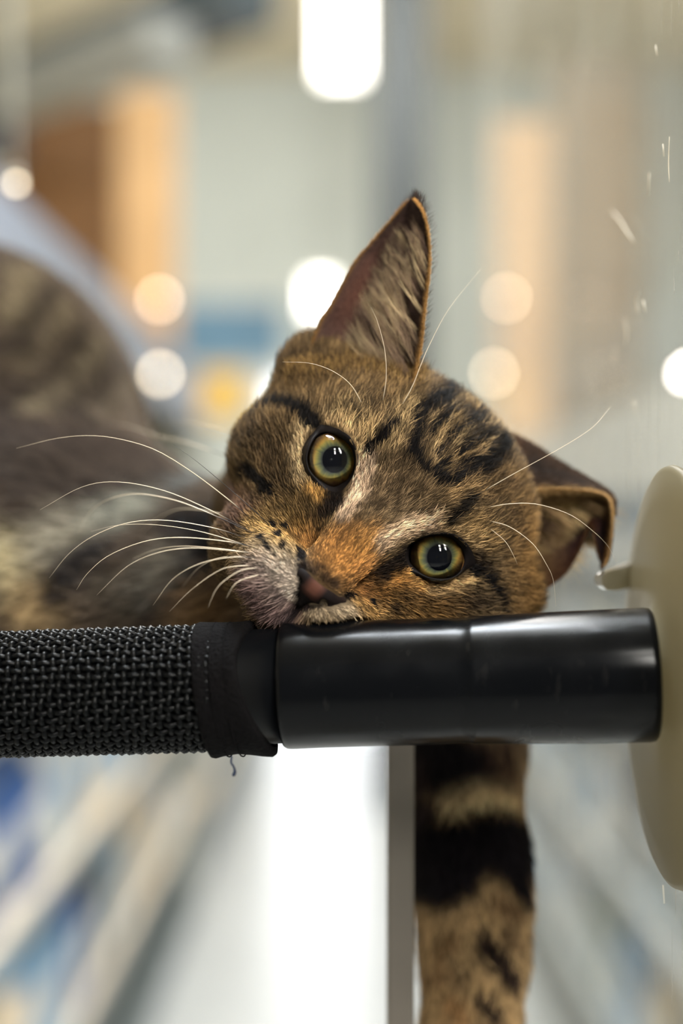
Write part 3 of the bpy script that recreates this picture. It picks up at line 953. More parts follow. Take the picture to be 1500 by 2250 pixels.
# ---- coat markings: (colour, half width, opacity, softness, points given in picture pixels)
BLK = (24, 21, 20)
HEAD_MARKS = [
    # large areas
    ((112, 88, 54), 90, .9, .8, [(600, 850), (700, 830), (800, 820)]),
    ((120, 95, 60), 70, .8, .8, [(860, 860), (930, 840)]),
    ((50, 42, 33), 72, .9, .7, [(1000, 920), (1080, 960)]),
    ((80, 66, 47), 40, .8, .8, [(545, 930), (560, 990)]),
    ((56, 46, 35), 22, .7, .8, [(1060, 1040), (1110, 1010)]),
    ((104, 82, 52), 70, .8, .8, [(600, 960), (620, 1060)]),
    ((128, 106, 78), 70, .9, .8, [(830, 1060), (880, 1100)]),
    ((98, 80, 56), 50, .7, .9, [(870, 1020), (950, 1090)]),
    ((148, 112, 64), 70, .8, .8, [(1150, 1180), (1160, 1320)]),
    ((112, 88, 56), 50, .8, .8, [(1080, 1080), (1150, 1060)]),
    ((150, 110, 54), 50, .8, .8, [(850, 1300), (960, 1330)]),
    ((122, 92, 76), 40, .9, .7, [(510, 1075), (530, 1130)]),
    ((92, 70, 58), 20, .8, .8, [(505, 1110), (520, 1150)]),
    ((150, 118, 66), 55, .85, .8, [(660, 1140), (640, 1180)]),
    # bridge and nose
    ((184, 128, 64), 60, .95, .8, [(748, 1205), (765, 1225)]),
    ((164, 112, 56), 40, .8, .9, [(800, 1250), (800, 1300)]),
    ((168, 116, 58), 34, .8, .9, [(690, 1185), (660, 1190)]),
    ((196, 140, 70), 26, .7, .9, [(820, 1180), (800, 1190)]),
    # muzzle
    ((176, 142, 88), 34, .95, .8, [(565, 1152), (590, 1172), (620, 1185)]),
    ((176, 152, 116), 30, .9, .8, [(560, 1200), (600, 1225), (630, 1215)]),
    ((190, 174, 156), 38, .95, .8, [(600, 1250), (632, 1270), (640, 1300)]),
    ((170, 152, 140), 34, .9, .8, [(560, 1245), (590, 1290)]),
    ((140, 114, 110), 40, .95, .7, [(548, 1290), (585, 1330), (620, 1362)]),
    ((170, 150, 122), 24, .95, .8, [(680, 1340), (740, 1338), (770, 1345)]),
    ((182, 142, 84), 22, .8, .8, [(790, 1330), (830, 1345)]),
    # pale fur round the eyes
    ((196, 168, 124), 17, .95, .7, [(668, 945), (656, 975), (652, 1010), (657, 1040), (672, 1066)]),
    ((206, 156, 84), 17, .95, .7, [(680, 1072), (700, 1084), (712, 1096)]),
    ((206, 176, 146), 23, .97, .6, [(804, 1000), (797, 1045), (782, 1090), (758, 1128)]),
    ((196, 164, 118), 20, .9, .7, [(716, 912), (750, 926), (776, 952), (792, 982)]),
    ((182, 152, 104), 24, .8, .8, [(760, 895), (800, 930), (820, 960)]),
    ((208, 176, 142), 22, .97, .6, [(838, 1192), (875, 1166), (915, 1149), (962, 1148)]),
    ((196, 162, 114), 20, .9, .7, [(985, 1154), (1020, 1168), (1050, 1200)]),
    ((176, 142, 92), 22, .8, .8, [(1040, 1150), (1080, 1190)]),
    ((214, 160, 88), 15, .95, .7, [(876, 1258), (905, 1278), (945, 1294)]),
    ((200, 164, 112), 13, .95, .7, [(945, 1294), (990, 1296), (1030, 1278), (1052, 1262)]),
    ((200, 142, 70), 14, .9, .8, [(868, 1262), (880, 1276)]),
    ((178, 150, 104), 24, .7, .9, [(860, 960), (880, 930), (905, 890)]),
    ((172, 140, 92), 12, .7, .9, [(960, 960), (1000, 920)]),
    ((168, 136, 90), 12, .7, .9, [(1000, 1010), (1050, 985)]),
    ((164, 132, 88), 20, .7, .9, [(1030, 1060), (1000, 1080)]),
    ((170, 140, 92), 14, .7, .9, [(1010, 880), (1040, 900)]),
    ((160, 128, 84), 14, .7, .9, [(1080, 920), (1110, 945)]),
    ((176, 148, 104), 5, .9, .7, [(948, 985), (972, 950), (985, 925)]), ((176, 148, 104), 5, .9, .7, [(985, 1000), (1005, 965), (1030, 945)]),
    ((172, 144, 100), 5, .9, .7, [(1030, 990), (1070, 968)]), ((172, 144, 100), 5, .9, .7, [(990, 900), (1012, 880)]), ((168, 140, 98), 5, .9, .7, [(1060, 940), (1095, 925)]),
    ((172, 144, 100), 5, .9, .7, [(950, 1010), (975, 1022), (1000, 1020)]), ((168, 140, 98), 6, .9, .7, [(940, 930), (955, 905)]), ((160, 134, 94), 5, .9, .7, [(1085, 955), (1100, 945)]),
    # dark agouti patches
    ((60, 48, 34), 34, .6, .9, [(600, 1010), (630, 1070)]),
    ((58, 46, 33), 24, .6, .9, [(560, 960), (590, 985)]),
    ((64, 50, 36), 22, .75, .9, [(672, 1120), (700, 1134)]),
    ((70, 54, 36), 22, .6, .9, [(890, 1308), (960, 1318), (1030, 1320)]),
    ((60, 48, 36), 16, .7, .9, [(1040, 1320), (1080, 1320)]),
    ((62, 50, 38), 16, .6, .9, [(1120, 1130), (1140, 1190)]),
    ((60, 46, 34), 14, .6, .9, [(1100, 1060), (1125, 1075)]),
    ((52, 42, 34), 22, .8, .8, [(700, 800), (640, 800)]),
    ((48, 38, 32), 30, .8, .8, [(960, 800), (940, 760)]),
    # black lines
    (BLK, 12, .97, .5, [(536, 905), (580, 894), (636, 890), (668, 905), (686, 922)]),
    (BLK, 8, .9, .6, [(686, 922), (700, 930)]),
    (BLK, 9, .97, .5, [(812, 984), (836, 956), (866, 930)]),
    ((30, 26, 22), 8, .8, .7, [(770, 892), (795, 920)]),
    (BLK, 10, .97, .5, [(508, 1003), (545, 1030), (588, 1075)]),
    ((30, 24, 20), 14, .95, .6, [(735, 1082), (738, 1104), (716, 1122)]),
    ((54, 40, 28), 12, .8, .8, [(716, 1122), (690, 1132)]),
    (BLK, 13, .98, .5, [(1000, 852), (968, 880), (935, 895)]),
    (BLK, 9, .97, .5, [(935, 895), (918, 925), (912, 960), (904, 994)]),
    (BLK, 9, .95, .5, [(912, 985), (926, 1022), (962, 1042), (985, 1056)]),
    (BLK, 9, .95, .5, [(978, 1058), (1026, 1036), (1064, 1018)]),
    (BLK, 14, .98, .5, [(1064, 1018), (1088, 995), (1104, 968)]),
    (BLK, 6, .85, .6, [(1005, 995), (1050, 966), (1082, 950)]),
    (BLK, 5, .8, .6, [(960, 1000), (985, 965), (1010, 940)]),
    (BLK, 5, .8, .6, [(945, 955), (965, 925), (995, 905)]),
    (BLK, 6, .8, .6, [(1030, 930), (1060, 905), (1045, 880)]),
    (BLK, 5, .8, .6, [(1010, 1020), (1045, 1003)]),
    (BLK, 5, .7, .6, [(960, 1030), (985, 1010)]),
    ((30, 26, 22), 10, .92, .6, [(1030, 1098), (1010, 1122), (990, 1142)]),
    ((34, 27, 22), 15, .92, .6, [(896, 1216), (870, 1232), (842, 1252)]),
    ((44, 34, 26), 10, .6, .8, [(835, 1258), (830, 1278)]),
    (BLK, 9, .95, .5, [(1040, 1246), (1070, 1262), (1086, 1292), (1104, 1335)]),
    ((34, 28, 24), 9, .8, .7, [(1184, 1240), (1190, 1330)]),
    ((36, 28, 24), 7, .8, .7, [(1052, 1215), (1075, 1245)]),
    # spots
    (BLK, 4.2, .95, .5, [(599, 1152), (603, 1160)]), (BLK, 4.2, .95, .5, [(624, 1155), (629, 1158)]),
    (BLK, 4.2, .95, .5, [(609, 1172), (610, 1180)]), (BLK, 4.2, .9, .5, [(620, 1192), (618, 1204)]),
    (BLK, 4.2, .9, .5, [(572, 1180), (576, 1190)]), (BLK, 4.2, .9, .5, [(584, 1196), (592, 1208)]),
    (BLK, 4.2, .85, .5, [(598, 1220), (604, 1228)]), ((40, 32, 24), 6, .7, .6, [(702, 1160), (708, 1164)]),
    ((40, 30, 22), 7, .7, .6, [(812, 1256), (808, 1262)]), (BLK, 4.2, .9, .5, [(823, 1324), (828, 1329)]),
    (BLK, 3.8, .9, .5, [(790, 1340), (796, 1346)]), ((30, 26, 22), 6, .7, .6, [(860, 1330), (870, 1334)]),
    # rim of the nose and the mouth
    (BLK, 4, .95, .6, [(656, 1204), (660, 1218)]), (BLK, 4, .95, .6, [(762, 1308), (782, 1308)]), ((36, 28, 26), 7, .9, .7, [(662, 1330), (652, 1345), (648, 1356)]),
    ((96, 82, 78), 14, .6, .9, [(590, 1290), (610, 1315)]),
    ((26, 21, 20), 6, .95, .6, [(660, 1222), (668, 1258), (662, 1292), (666, 1326)]), ((34, 27, 25), 4, .9, .6, [(776, 1312), (740, 1322), (700, 1331), (672, 1332)]),
    ((28, 22, 20), 6, .95, .6, [(657, 1208), (664, 1228)]),
    ((44, 34, 30), 7, .8, .7, [(672, 1238), (700, 1258), (735, 1284)]),
    ((30, 24, 22), 5, .95, .6, [(758, 1305), (776, 1310)]),
    ((40, 32, 32), 7, .95, .6, [(668, 1330), (655, 1342), (640, 1352), (622, 1366)]),
    ((60, 48, 46), 6, .7, .7, [(668, 1330), (676, 1344)]),
]
BODY_MARKS = [
    ((84, 73, 62), .30, 1, .5, [(100, 1000)]),
    ((62, 53, 48), .018, .8, .8, [(0, 960), (160, 980), (300, 1010)]),
    ((58, 50, 45), .018, .8, .8, [(40, 1070), (240, 1090)]),
    ((146, 132, 106), .007, .9, .9, [(60, 620), (30, 700)]),
    ((140, 126, 102), .006, .9, .9, [(140, 690), (60, 810)]),
    ((136, 124, 102), .006, .9, .9, [(205, 760), (140, 860), (70, 900)]),
    ((100, 90, 76), .006, .8, .9, [(270, 850), (200, 920)]),
    ((52, 45, 42), .006, .9, .9, [(100, 650), (40, 770)]),
    ((56, 48, 44), .006, .9, .9, [(175, 730), (90, 850), (0, 900)]),
    ((54, 47, 43), .006, .8, .9, [(240, 810), (150, 910)]),
    ((186, 174, 140), .009, .95, .9, [(10, 1235), (20, 1260)]),
    ((170, 146, 108), .008, .9, .9, [(70, 1330), (90, 1345)]),
    ((158, 152, 136), .009, .9, .9, [(140, 1180), (110, 1200)]),
    ((40, 36, 36), .007, .95, .9, [(130, 1300), (160, 1260), (220, 1215)]),
    ((150, 150, 138), .008, .9, .9, [(300, 1120), (250, 1140)]),
    ((34, 32, 34), .007, .95, .9, [(400, 1150), (470, 1180), (420, 1230)]),
    ((30, 28, 30), .006, .95, .9, [(330, 1330), (360, 1310)]),
    ((134, 128, 116), .006, .9, .9, [(330, 1280), (350, 1250), (370, 1240)]),
    ((150, 120, 86), .007, .9, .9, [(430, 1350), (480, 1335)]),
    ((92, 96, 96), .006, .8, .9, [(450, 1055), (400, 1080)]),
    ((84, 78, 68), .006, .8, .9, [(240, 1290), (280, 1330)]),
    # foreleg
    ((172, 144, 104), .024, 1, .6, [(1035, 1780), (1035, 2300), (1030, 2480)]),
    ((30, 25, 26), .0120, .97, .6, [(960, 1640), (985, 1690), (1000, 1715)]),
    ((30, 26, 28), .0080, .97, .6, [(930, 1660), (1040, 1680)]),
    ((66, 48, 42), .0060, .9, .8, [(1100, 1650), (1110, 1720)]),
    ((46, 36, 36), .0050, .95, .7, [(930, 1700), (925, 1800), (950, 1790)]),
    ((222, 196, 150), .0046, .9, .8, [(1000, 1775), (1050, 1755), (1105, 1765)]),
    ((26, 22, 25), .0114, .98, .5, [(930, 1880), (1000, 1870), (1080, 1855), (1150, 1870)]),
    ((26, 22, 25), .0085, .98, .5, [(925, 1930), (960, 1945), (1000, 1930)]),
    ((26, 22, 25), .0045, .97, .6, [(1110, 1900), (1135, 1945), (1148, 1970)]),
    ((96, 70, 48), .0024, .85, .8, [(1095, 1985), (1130, 2015)]),
    ((74, 54, 38), .0026, .9, .8, [(1105, 2045), (1125, 2075)]),
    ((40, 30, 27), .0034, .97, .6, [(1060, 2070), (1085, 2100), (1120, 2150)]),
    ((44, 34, 30), .0028, .95, .7, [(1100, 2120), (1128, 2165)]),
    ((120, 84, 50), .0026, .7, .8, [(1000, 2060), (975, 2100)]),
    ((70, 50, 34), .0024, .85, .8, [(1018, 2150), (1020, 2154)]),
    ((110, 78, 50), .0022, .7, .8, [(950, 2150), (980, 2140)]),
    ((46, 35, 30), .0034, .95, .7, [(1060, 2205), (1085, 2240)]),
    ((150, 100, 52), .0030, .6, .9, [(1000, 2200), (1010, 2240)]),
]


def build_marks(marks, fw, d0, d1, step, conv, wide):
    out = []
    marks = [(c_, w_ * (wide if max(c_) < 50 else 1.0), 1.0 if max(c_) < 30 else o_, s_ * (.65 if max(c_) < 50 else 1.0), p_) for c_, w_, o_, s_, p_ in marks]
    for col, wd, op, soft, pts in marks:
        a = np.array(pts, float)
        out.append((lin(col), wd, op, soft, conv(march(a[:, 0], a[:, 1], fw, d0, d1, step))))
    return out


HM = build_marks(HEAD_MARKS, head_world, .37, .50, .0008, to_head, 1.65)
BM = build_marks(BODY_MARKS, body_sdf, .44, .74, .002, lambda x: x, 1.0)


def seg_dist(p, pts):
    if len(pts) == 1:
        return np.linalg.norm(p - pts[0], axis=1)
    best = None
    for a, b in zip(pts[:-1], pts[1:]):
        ab = b - a
        t = np.clip(((p - a) @ ab) / (ab @ ab + 1e-12), 0, 1)
        d = np.linalg.norm(p - a - t[:, None] * ab, axis=1)
        best = d if best is None else np.minimum(best, d)
    return best


def paint(p, marks, base, nscale, namp, nfreq):
    col = np.tile(lin(base), (len(p), 1))
    jit = (vnoise(p * nfreq) - .5) * 2 * namp + (vnoise(p * nfreq * 2.7 + 9) - .5) * namp
    for c, wd, op, soft, pts in marks:
        d = seg_dist(p, pts) + jit * min(1.0, wd / nscale + .35)
        lo, hi = wd * (1 - soft), wd * (1 + soft)
        a = op * (1 - np.clip((d - lo) / (hi - lo), 0, 1) ** 1.0)
        a = a * a * (3 - 2 * a) if op > .9 else a
        col += (c - col) * a[:, None]
    return col


def head_colour(h):
    c = paint(h, HM, (110, 90, 62), 20, 9, 1 / 12.0)
    g = c @ np.array([.21, .72, .07])
    return (c + (g[:, None] - c) * .05) * .9


def body_colour(p):
    return paint(p, BM, (84, 73, 62), .008, .0012, 1 / .006)

# ---- ears as cupped sheets with real thickness
def px_arr(pts, n): return catmull(pts, n)


def sheet(top, bot, depth, nt, ns, thick):
    """grid between two outlines given in picture pixels; depth(t, s) in metres"""
    A = px_arr(top, nt); B = px_arr(bot, nt)
    T, S_ = np.meshgrid(np.linspace(0, 1, nt), np.linspace(0, 1, ns), indexing='ij')
    px = A[:, None, :] * (1 - S_[..., None]) + B[:, None, :] * S_[..., None]
    d = depth(T, S_)
    X = np.stack([(px[..., 0] - 750) / F * d, d, H + (1125 - px[..., 1]) / F * d], -1)
    N = np.cross(np.gradient(X, axis=0), np.gradient(X, axis=1))
    N /= np.linalg.norm(N, axis=-1, keepdims=True) + 1e-12
    if (N[..., 1]).mean() > 0: N = -N                                  # front side looks at the camera
    edge = np.clip(np.minimum(np.minimum(S_, 1 - S_) * 6, (1 - T) * 8), 0, 1) ** .5
    Xb = X - N * (thick * (.25 + .75 * edge))[..., None]
    return X, N, Xb, T, S_


def sheet_faces(nt, ns, base, flip):
    i, j = np.meshgrid(np.arange(nt - 1), np.arange(ns - 1), indexing='ij')
    q = np.stack([i * ns + j, (i + 1) * ns + j, (i + 1) * ns + j + 1, i * ns + j + 1], -1).reshape(-1, 4) + base
    return q[:, ::-1] if flip else q


def sheet_solid(X, Xb):
    nt, ns = X.shape[:2]
    V = np.vstack([X.reshape(-1, 3), Xb.reshape(-1, 3)])
    o = nt * ns
    Q = [sheet_faces(nt, ns, 0, False), sheet_faces(nt, ns, o, True)]
    side = []
    for i in range(nt - 1):
        for j in (0, ns - 1):
            side.append((i * ns + j, (i + 1) * ns + j, (i + 1) * ns + j + o, i * ns + j + o))
    for j in range(ns - 1):
        for i in (0, nt - 1):
            side.append((i * ns + j, i * ns + j + 1, i * ns + j + 1 + o, i * ns + j + o))
    return V, np.vstack(Q + [np.array(side)])


# upright ear: left outline, right outline from base to tip
E1L = [(690, 830), (684, 770), (700, 712), (722, 678), (745, 636), (778, 578), (818, 530), (862, 480), (887, 452), (902, 440)]
E1R = [(900, 870), (918, 800), (928, 745), (933, 690), (940, 632), (944, 578), (943, 535), (936, 490), (926, 462), (910, 440)]
d1f = lambda T, S_: .441 - .013 * S_ + .016 * np.sin(np.pi * np.clip(S_, 0, 1)) ** .9 * (1 - T) ** .55 - .004 * (1 - T)
X1, N1, B1, T1_, S1_ = sheet(E1L, E1R, d1f, 64, 40, .0016)
# folded ear: rim outline, lower outline, then the back above the fold
E2T = [(1150, 1085), (1180, 1076), (1240, 1074), (1300, 1079), (1332, 1092), (1344, 1120), (1343, 1170), (1336, 1215), (1328, 1240)]
E2B = [(1160, 1310), (1205, 1288), (1245, 1255), (1275, 1200), (1292, 1158), (1302, 1160), (1308, 1190), (1316, 1218), (1325, 1240)]
d2f = lambda T, S_: .446 + .012 * np.sin(np.pi * S_) * (1 - T) ** .7 + .004 * S_ - .006 * np.clip((T - .5) * 2, 0, 1)
X2, N2, B2, T2_, S2_ = sheet(E2T, E2B, d2f, 56, 28, .0014)
E3T = [(1100, 950), (1140, 962), (1190, 990), (1250, 1028), (1305, 1060), (1336, 1084), (1345, 1112)]
E3B = [(1120, 1080), (1150, 1078), (1190, 1075), (1240, 1074), (1300, 1079), (1332, 1092), (1344, 1118)]
d3f = lambda T, S_: .4475 + .013 * (1 - S_) ** 1.3 * (1 - T) ** .5
X3, N3, B3, T3_, S3_ = sheet(E3T, E3B, d3f, 44, 18, .0014)


def ramp(x, a, b): return np.clip((x - a) / (b - a), 0, 1)


def mixc(c, col, a): return c + (lin(col) - c) * np.clip(a, 0, 1)[..., None]


def ear1_col(T, S_):
    c = np.tile(lin((92, 74, 68)), T.shape + (1,))
    c = mixc(c, (108, 74, 62), np.exp(-((S_ - .22) / .22) ** 2 - ((T - .42) / .28) ** 2))  # pinkish skin, with the red of light shining through the ear painted in
    c = mixc(c, (60, 46, 40), ramp(S_, .6, .95) * .9)
    c = mixc(c, (62, 46, 42), ramp(T, .75, 1) * .6)
    c = mixc(c, (120, 96, 62), (1 - ramp(T, .0, .16)) * .8)
    c = mixc(c, (178, 136, 82), np.maximum(1 - ramp(1 - S_, 0, .05), (1 - ramp(S_, 0, .035)) * .8))
    return c


def ear2_col(T, S_):
    c = np.tile(lin((104, 80, 54)), T.shape + (1,))
    c = mixc(c, (74, 52, 52), ramp(T, .12, .3) * ramp(S_, .3, .6))
    c = mixc(c, (88, 58, 40), ramp(S_, .75, 1) * .8)
    c = mixc(c, (150, 130, 84), np.exp(-((T - .25) / .14) ** 2 - ((S_ - .35) / .2) ** 2) * .8)
    c = mixc(c, (48, 36, 34), ramp(T, .55, .68))
    c = mixc(c, (170, 138, 92), (1 - ramp(S_, .03, .10)) * (1 - .4 * ramp(T, .8, 1)))
    c = mixc(c, (130, 94, 56), (1 - ramp(S_, .1, .4)) * ramp(T, .6, .75) * .8)
    return c


def ear3_col(T, S_):
    c = np.tile(lin((62, 47, 36)), T.shape + (1,))
    c = mixc(c, (44, 34, 28), np.exp(-((S_ - .5) / .25) ** 2))
    c = mixc(c, (160, 128, 86), ramp(S_, .93, 1))
    c = mixc(c, (86, 62, 44), 1 - ramp(T, 0, .2))
    return c


EARC = [ear1_col(T1_, S1_) * .72, ear2_col(T2_, S2_), ear3_col(T3_, S3_)]

# ---- one continuous body mesh
allV, allQ, allC = [], [], []
off = 0
hC = head_colour(hV); bC = body_colour(bV)
for V_, Q_, C_ in [(hW, hQ, hC * .55), (bV, bQ, bC * .7)]:
    allV.append(V_); allQ.append(Q_ + off); allC.append(C_); off += len(V_)
for (X_, Xb_), C_ in zip([(X1, B1), (X2, B2), (X3, B3)], EARC):
    V_, Q_ = sheet_solid(X_, Xb_)
    bc = np.tile(lin((70, 55, 40)), (len(V_) // 2, 1))
    allV.append(V_); allQ.append(Q_ + off); allC.append(np.vstack([C_.reshape(-1, 3), bc])); off += len(V_)
allV = np.vstack(allV); allQ = np.vstack(allQ); allC = np.vstack(allC)


def attr_mat(name, attr, rough, spec, transl=0.0):
    m = bpy.data.materials.new(name); m.use_nodes = True
    nt = m.node_tree; b = nt.nodes['Principled BSDF']
    a = nt.nodes.new('ShaderNodeAttribute'); a.attribute_name = attr
    nt.links.new(a.outputs['Color'], b.inputs['Base Color'])
    b.inputs['Roughness'].default_value = rough; b.inputs['Specular IOR Level'].default_value = spec
    if transl > 0:
        tr = nt.nodes.new('ShaderNodeBsdfTranslucent'); nt.links.new(a.outputs['Color'], tr.inputs[0])
        mx = nt.nodes.new('ShaderNodeMixShader'); mx.inputs[0].default_value = transl
        nt.links.new(b.outputs[0], mx.inputs[1]); nt.links.new(tr.outputs[0], mx.inputs[2])
        nt.links.new(mx.outputs[0], nt.nodes['Material Output'].inputs[0])
    return m


def set_col(o, C, name='col'):
    at = o.data.attributes.new(name, 'FLOAT_COLOR', 'POINT')
    at.data.foreach_set('color', np.hstack([C, np.ones((len(C), 1))]).astype(np.float32).ravel())


cat = thing('kitten', 'brown tabby kitten resting its tilted head on the black pole, one foreleg hanging', 'kitten', P(845, 1360, .44))
body = obj_from('body', allV, allQ, attr_mat('undercoat', 'col', .9, .1, .25), cat)
set_col(body, allC)

# ---- fur
FP, FR, FC = [], [], []          # points (n,K,3), radius (n,K), colour (n,K,3)
K = 5
KK = np.linspace(0, 1, K)


def sample(V, Q, n, keep):
    tri = np.vstack([Q[:, [0, 1, 2]], Q[:, [0, 2, 3]]])
    ar = np.linalg.norm(np.cross(V[tri[:, 1]] - V[tri[:, 0]], V[tri[:, 2]] - V[tri[:, 0]]), axis=1)
    ar = ar * keep(V[tri].mean(1), tri)
    t = tri[rng.choice(len(tri), n, p=ar / ar.sum())]
    u, v = rng.random(n), rng.random(n); m = u + v > 1; u[m], v[m] = 1 - u[m], 1 - v[m]
    return t, np.stack([1 - u - v, u, v], -1)


def add_hairs(root, nrm, tan, length, lift, col, radius, agouti, curl=.35, jit=.22, rootdark=.38):
    n = len(root)
    tan = tan + nrm * 0
    tan = tan / (np.linalg.norm(tan, axis=1, keepdims=True) + 1e-12)
    side = np.cross(nrm, tan)
    a = rng.normal(0, jit, n)[:, None]
    tan = tan * np.cos(a) + side * np.sin(a)
    length = length * rng.uniform(.65, 1.2, n)
    lift = lift * rng.uniform(.6, 1.5, n)
    k = KK[None, :, None]
    L3 = length[:, None, None]
    bend = rng.normal(0, .12, n)[:, None, None]
    pts = root[:, None, :] + L3 * (tan[:, None, :] * (k * np.cos(lift)[:, None, None]) + nrm[:, None, :] * (np.sin(lift)[:, None, None] * k - curl * np.sin(lift)[:, None, None] * k * k) + side[:, None, :] * bend * k * k)
    rad = radius * rng.uniform(.75, 1.25, n)[:, None] * (1 - .85 * KK[None, :] ** 1.5)
    lum = col @ np.array([.21, .72, .07])
    pd = np.clip(agouti * (1 - ramp(lum, .22, .42) * .8), 0, 1)
    dark = rng.random(n) < pd
    tip = np.where(dark, rng.uniform(.15, .45, n), rng.uniform(1.5, 2.3, n))
    mid = np.where(dark, rng.uniform(.4, .85, n), rng.uniform(1.1, 1.55, n))
    prof = np.stack([np.full(n, rootdark), np.full(n, .5 * (rootdark + 1)), mid, .5 * (mid + tip), tip], 1)
    c = np.clip(col[:, None, :] * prof[..., None], 0, .9)
    FP.append(pts); FR.append(np.broadcast_to(rad, (n, K))); FC.append(c)


def in_eyes(h, f=1.0):
    m = np.zeros(len(h), bool)
    for e in EYES:
        a, rho = eye_polar(h, e)
        R = np.interp(a, np.r_[ANG, ANG[0] + 2 * math.pi], np.r_[e['ro'], e['ro'][0]])
        m |= (rho < R * f) & (h[:, 2] > -150)
    return m


def nose_sdf(h):
    m = h.copy(); m[..., 0] = np.abs(m[..., 0])
    d = ell(h, (3, -224, 72), (62, 33, 50))
    d = smin(d, ell(m, (58, -210, 54), (22, 12, 30)), 18)
    d = smin(d, cone(h, (0, -238, 86), (0, -272, 80), 22, 8), 18)
    nost = smin(cone(m, (30, -240, 128), (40, -238, 84), 8, 8), cone(m, (40, -236, 116), (80, -219, 80), 6, 3), 6)
    d = -smin(-d, nost, 3)
    g = cone(h, (0, -232, 134), (0, -285, 100), 2.5, 3)
    return -smin(-d, g, 4)


def nose_mask(h):
    return nose_sdf(h.astype(np.float32)) < 2.0


# head
def keep_h(c, tri):
    n = hN[tri].mean(1); wpos = to_world(c); vd = CAMP - wpos; vd /= np.linalg.norm(vd, axis=1, keepdims=True)
    nw = n[:, :1] * EX + n[:, 1:2] * EU + n[:, 2:3] * EF
    f = (nw * vd).sum(1)
    return np.where(f > -.45, 1.0, 0.0) * np.where(c[:, 2] > -470, 1, 0) * np.where(c[:, 1] > -330, 1.0, 1.0)


NH = 235000
t_, bc_ = sample(hV, hQ, NH, keep_h)
root = (hV[t_] * bc_[..., None]).sum(1); nrm = (hN[t_] * bc_[..., None]).sum(1); nrm /= np.linalg.norm(nrm, axis=1, keepdims=True)
ok = ~in_eyes(root, 1.0) & ~nose_mask(root) & (pole_sdf(to_world(root)) > .0006)
root, nrm = root[ok], nrm[ok]
src = np.array([0, -225, 95.0])
flow = root - src
flow[:, 2] *= .5
chin = ramp(-root[:, 1], 265, 320)
flow = flow / np.linalg.norm(flow, axis=1, keepdims=True)
flow += chin[:, None] * np.array([0, -.5, 0])
wob = np.stack([vnoise(root / 45.0 + q) - .5 for q in (0, 11, 23)], -1)
flow += wob * .55
tan = flow - nrm * (flow * nrm).sum(1, keepdims=True)
rr = np.linalg.norm(root - src, axis=1)
length = np.interp(rr, [0, 60, 130, 220, 330, 450, 600], [7, 9, 15, 21, 29, 40, 50])
length = np.where(chin > .3, 34, length)
# short fur beside the lids
for e in EYES:
    a, rho = eye_polar(root, e); R = np.interp(a, np.r_[ANG, ANG[0] + 2 * math.pi], np.r_[e['ro'], e['ro'][0]])
    near = 1 - ramp(rho / R, 1.0, 1.5); length *= 1 - .55 * near * (root[:, 2] > -150)
    away = np.stack([root[:, 0] - e['h'][0], root[:, 1] - e['h'][1], 0 * rho], -1) / (rho[:, None] + 1e-6)
    tan += away * (near * .5 * (root[:, 2] > -150))[:, None]
tan -= nrm * (tan * nrm).sum(1, keepdims=True)
tl = tan / (np.linalg.norm(tan, axis=1, keepdims=True) + 1e-9)
col = head_colour(root + tl * (length * .55)[:, None])
fleck = ramp(vnoise(np.stack([root[:, 0], root[:, 1], root[:, 2]], -1) / 7.0), .3, .7)
ag = .27 + .56 * fleck
clump = ramp(vnoise(np.stack([(root * tl[:, [1, 0, 2]] * np.array([1, -1, 0])).sum(1) / 5.0, (root * tl).sum(1) / 26.0, root[:, 2] / 40.0], -1)), .22, .78)
col = col * (.55 + .86 * clump)[:, None]
lift = np.interp(rr, [0, 100, 300, 500], [.22, .26, .34, .42])
wroot = to_world(root); rot = lambda a: a[:, :1] * EX + a[:, 1:2] * EU + a[:, 2:3] * EF
under = rng.random(len(root)) < .72            # soft undercoat, then the banded guard hairs on top
u_ = under; g_ = ~under
add_hairs(wroot[u_], rot(nrm[u_]), rot(tan[u_]), length[u_] * .85 * S, lift[u_] * .9, col[u_] * .72, .6 * S, ag[u_] * .8, jit=.2, rootdark=.45)
add_hairs(wroot[g_], rot(nrm[g_]), rot(tan[g_]), length[g_] * 1.15 * S, lift[g_] * 1.05, np.clip(col[g_] * 1.12, 0, .8), .92 * S, ag[g_], jit=.17, rootdark=.3)

# body and foreleg
def keep_b(c, tri):
    n = bN[tri].mean(1); vd = CAMP - c; vd /= np.linalg.norm(vd, axis=1, keepdims=True)
    leg = (c[:, 0] > .015) & (c[:, 2] < H - .06)
    return np.where((n * vd).sum(1) > -.4, 1.0, 0) * np.where(leg, 2.2, 1.0)


NB = 60000
t_, bc_ = sample(bV, bQ, NB, keep_b)
root = (bV[t_] * bc_[..., None]).sum(1); nrm = (bN[t_] * bc_[..., None]).sum(1); nrm /= np.linalg.norm(nrm, axis=1, keepdims=True)
ok = (pole_sdf(root) > .0012); root, nrm = root[ok], nrm[ok]
leg = (root[:, 0] > .008) & (root[:, 2] < H - .05)
flow = np.where(leg[:, None], np.array([0, -.1, -1.0]), np.array([-.9, .35, -.35]))
tan = flow - nrm * (flow * nrm).sum(1, keepdims=True)
length = np.where(leg, .0075, .013)
tl = tan / (np.linalg.norm(tan, axis=1, keepdims=True) + 1e-9)
col = body_colour(root + tl * (length * .5)[:, None])
add_hairs(root, nrm, tan, length, np.full(len(root), .35), col, np.where(leg, .00016, .00022)[:, None] * np.ones(1), .35 * np.ones(len(root)), jit=.3)

